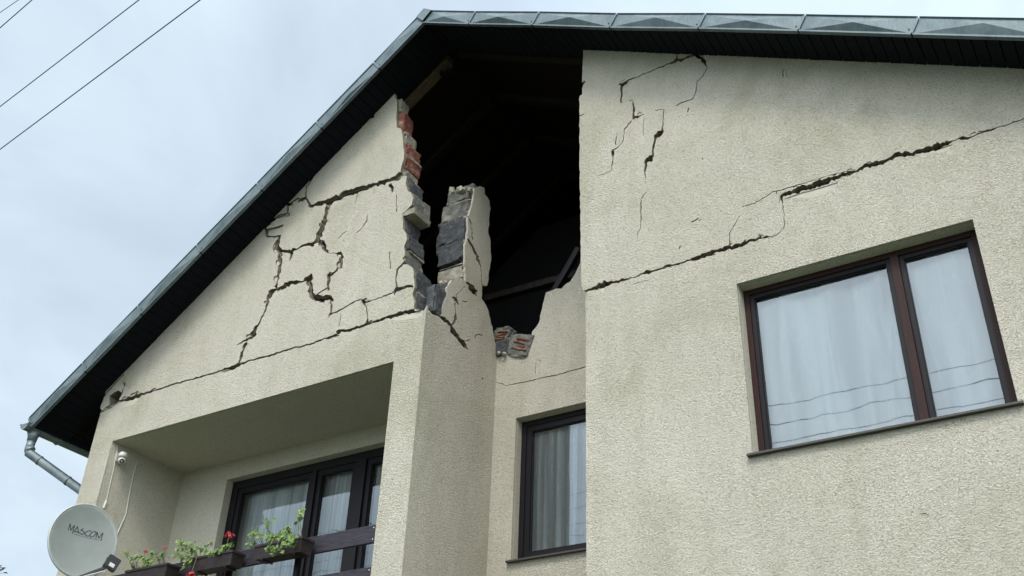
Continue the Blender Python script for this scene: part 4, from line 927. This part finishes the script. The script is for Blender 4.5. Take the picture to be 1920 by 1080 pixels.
for xa, xb, w_, sd in BOXES:
    yf, yk = 7.0, 7.17; h = .135; z1 = bz1 if w_ != 'left' else bz1 - .0
    t = thing('flower_box', LABB[w_], 'flower box', ((xa + xb) / 2, 7.09, z1 - h), 'flower boxes hung on the balcony railing'); inv = Matrix.Translation(t.location).inverted()
    bm = bmesh.new(); tp = .018; o_ = [(xa,yf),(xb,yf),(xb,yk),(xa,yk)]; i_ = [(xa+.012,yf+.012),(xb-.012,yf+.012),(xb-.012,yk-.012),(xa+.012,yk-.012)]; bt = [(xa+tp,yf+tp),(xb-tp,yf+tp),(xb-tp,yk-tp*.3),(xa+tp,yk-tp*.3)]
    T = [bm.verts.new((*p, z1)) for p in o_]; I = [bm.verts.new((*p, z1)) for p in i_]; B = [bm.verts.new((*p, z1 - h)) for p in bt]; G = [bm.verts.new((*p, z1 - .03)) for p in i_]
    for k in range(4): j = (k + 1) % 4; bm.faces.new((T[k], T[j], I[j], I[k])); bm.faces.new((B[k], B[j], T[j], T[k])); bm.faces.new((I[k], I[j], G[j], G[k]))
    bm.faces.new(B[::-1])
    o = obj('trough', bm, MBOX, None); o.parent = t; o.matrix_parent_inverse = inv
    bm = bmesh.new()
    for a, b, c, d_ in ((xa-.008,xb+.008,yf-.008,yf+.004),(xa-.008,xb+.008,yk-.004,yk+.004)): bx(bm, a, b, c, d_, z1 - .018, z1 + .004)
    for a, b in ((xa-.008,xa+.004),(xb-.004,xb+.008)): bx(bm, a, b, yf + .005, yk - .005, z1 - .018, z1 + .004)
    for x in (xa + .1, xb - .1): bx(bm, x - .01, x + .01, yk, D + .05, z1 - .03, z1 - .022); bx(bm, x - .01, x + .01, yf + .02, yk, z1 - h - .012, z1 - h - .002)
    o = obj('rim', bm, MBOX, None); o.parent = t; o.matrix_parent_inverse = inv
    bm = bmesh.new(); bm.faces.new([bm.verts.new((*p, z1 - .032)) for p in i_]); o = obj('soil', bm, MSOIL, None); o.parent = t; o.matrix_parent_inverse = inv
    R = random.Random(sd); pl = thing('geranium', LABP[w_], 'plant', ((xa + xb) / 2, 7.09, z1 - .03), 'geraniums in the flower boxes'); pin = Matrix.Translation(pl.location).inverted()
    sb, lb = bmesh.new(), bmesh.new()
    W = {'left': [((236,1040),1),((250,1050),1),((262,1046),1),((275,1062),2),((285,1040),1),((272,1052),2),((262,1065),2),((250,1062),1),((295,1045),1),((303,1037),1),((268,1070),1)],
         'middle': [((338,1015),1),((333,1031),1),((345,1022),2),((360,1020),1),((357,1034),2),((338,1045),1),((326,1042),1),((362,1032),1),((392,1020),1),((390,1036),1),((405,1033),1),((415,1036),2),((420,1025),1),((432,1020),1),((372,1052),2),((360,1062),2),((375,1028),1),((414,1045),1)],
         'right': [((472,1000),1),((478,996),1),((485,1002),1),((470,1022),1),((500,985),1),((505,978),1),((510,1003),2),((503,1008),2),((520,1008),2),((537,992),1),((535,1006),2),((545,1002),1),((520,1002),1),((560,968),1),((564,958),1),((558,977),1),((520,1034),1),((528,1040),1),((538,1034),1),((565,1026),2),((572,1020),1),((520,1012),2),((528,1012),1)]}[w_]
    for (px, py), n in W:
        tip = on_y(px, py, 7.05 + R.uniform(-.06, .08)); rx = min(max(tip.x + R.uniform(-.06, .06), xa + .05), xb - .05); root = Vector((rx, 7.09, z1 - .03))
        if tip.z < z1: tip.y = 6.95 - R.uniform(0, .03)
        mid = (root + tip) / 2 + Vector((R.uniform(-.02, .02), R.uniform(-.03, .0), .04 + (.06 if tip.z < z1 else 0)))
        if tip.z < z1: mid = Vector((tip.x * .5 + root.x * .5, 6.985, z1 + .03))
        tube(sb, [root, mid, tip], [.0045, .0038, .0025], 5)
        for k in range(n * 5 + 3):
            c = tip + Vector((R.uniform(-1, 1), R.uniform(-1, 1), R.uniform(-1, .7))) * .028 * (1 + n * .3); leaf(lb, c, Vector((R.uniform(-.6, .6), -1, R.uniform(-.2, 1.2))), R.uniform(.014, .026), R)
            tube(sb, [tip, c], .0018, 4)
    FL = {'left': [((273,1034),.7),((309,1027),.7)], 'middle': [((431,1003),1.3),((358,1077),1.3)], 'right': []}[w_]
    for (px, py), s_ in FL:
        fb = bmesh.new()
        c = on_y(px, py, 7.02 if py < 1050 else 6.93); root = Vector((min(max(c.x, xa + .05), xb - .05), 7.09, z1 - .03))
        tube(sb, [root, (root + c) / 2 + Vector((0, -.05, .03 if c.z > z1 else .1)), c], .003, 5)
        for k in range(16):
            v = Vector((R.uniform(-1, 1), R.uniform(-1, 1), R.uniform(-.5, .6))) * .026 * s_; leaf(fb, c + v, v + Vector((0, -.02, .02)), .012 * s_ + .003, R)
        o = obj('bloom', fb, MFLOW, None); o.parent = pl; o.matrix_parent_inverse = pin
    for nm, b_, m in (('stem', sb, MSTEM), ('leaves', lb, MLEAF)):
        if not b_.verts: b_.free(); continue
        o = obj(nm, b_, m, None); o.parent = pl; o.matrix_parent_inverse = pin

# ------------------------------------------------------------------ overhead cables
def cable(a, b, r, label, sag=.0, ext=1.0, group='overhead cables'):
    a, b = Vector(a), Vector(b); m = (a + b) / 2; a2 = m + (a - m) * ext; b2 = m + (b - m) * ext; bm = bmesh.new(); n = 24
    tube(bm, [a2.lerp(b2, k / n) - Vector((0, 0, sag * 4 * (k / n) * (1 - k / n))) for k in range(n + 1)], r, 6)
    tag(obj('overhead_cable', bm, MPIPE), label, 'cable', group)
cable(on_y(-10, 287.5, 9), on_y(385, -7.5, 8), .011, 'lowest and longest dark overhead cable across the left sky', ext=5)
cable(on_y(-10, 207.5, 9.2), on_y(270, -7.5, 8.4), .011, 'second dark overhead cable just above the lowest one', ext=6)
cable(on_y(-10, 61, 9.4), on_y(70, -9, 9.2), .013, 'thicker cable of the pair in the extreme top left corner of the sky', ext=24)
cable(on_y(-10, 30.5, 9.4), on_y(48, -9.5, 9.2), .009, 'thinner outermost cable of the pair in the top left corner', ext=24)
# the street's own lines, behind the viewer, mirrored in the panes
for i, (z, y, lab) in enumerate([(12.35, -6.0, 'topmost street power line behind the viewer, mirrored in the panes'), (11.95, -6.1, 'second street power line from the top behind the viewer'), (11.45, -6.0, 'third street power line from the top behind the viewer'), (11.15, -6.05, 'lowest street power line behind the viewer')]):
    cable((-34, y, z), (22, y - .3, z), .008, lab, sag=.2, group='street power lines mirrored in the panes')

# ------------------------------------------------------------------ the tree whose top twigs reach the lower left corner
tp = on_y(3, 1068, 10.5); tr = thing('tree', 'leafy treetop just reaching into the lower left corner left of the dish', 'tree', (tp.x - .9, tp.y, 0)); ti = Matrix.Translation(tr.location).inverted(); R = random.Random(12)
bm = bmesh.new(); top = Vector((tp.x - .9, tp.y, tp.z - .5)); bs = Vector((tp.x - .9, tp.y, 0)); tube(bm, [bs, bs.lerp(top, .4) + Vector((.1, 0, 0)), bs.lerp(top, .8), top], [.16, .12, .06, .02], 10)
ends_ = [tp]
for k in range(40):
    a = bs.lerp(top, R.uniform(.35, 1)); d = Vector((R.gauss(0, 1), R.gauss(0, 1), R.uniform(.1, .9))).normalized(); e = a + d * R.uniform(.5, 1.15) * (1.35 - a.z / top.z)
    if e.z < tp.z - .1 and e.x < tp.x - .1: ends_.append(e); tube(bm, [a, (a + e) / 2 + Vector((0, 0, .06)), e], [.03, .018, .006], 6)
tube(bm, [top - Vector((0, 0, .4)), (top + tp) / 2, tp], [.02, .012, .004], 6)
o = obj('trunk', bm, MSTEM, None); o.parent = tr; o.matrix_parent_inverse = ti
bm = bmesh.new()
for e in ends_:
    for k in range(60 if e is not tp else 14):
        sc2 = .28 if e is not tp else .035; v = Vector((R.gauss(0, 1), R.gauss(0, 1), R.gauss(0, 1))) * sc2
        if e is not tp and (e + v).x > tp.x - .05: continue
        leaf(bm, e + v, v + Vector((0, -.1, .3)), R.uniform(.03, .05), R)
o = obj('crown', bm, mat('reddish_leaf', (.06, .035, .025), .7), None); o.parent = tr; o.matrix_parent_inverse = ti
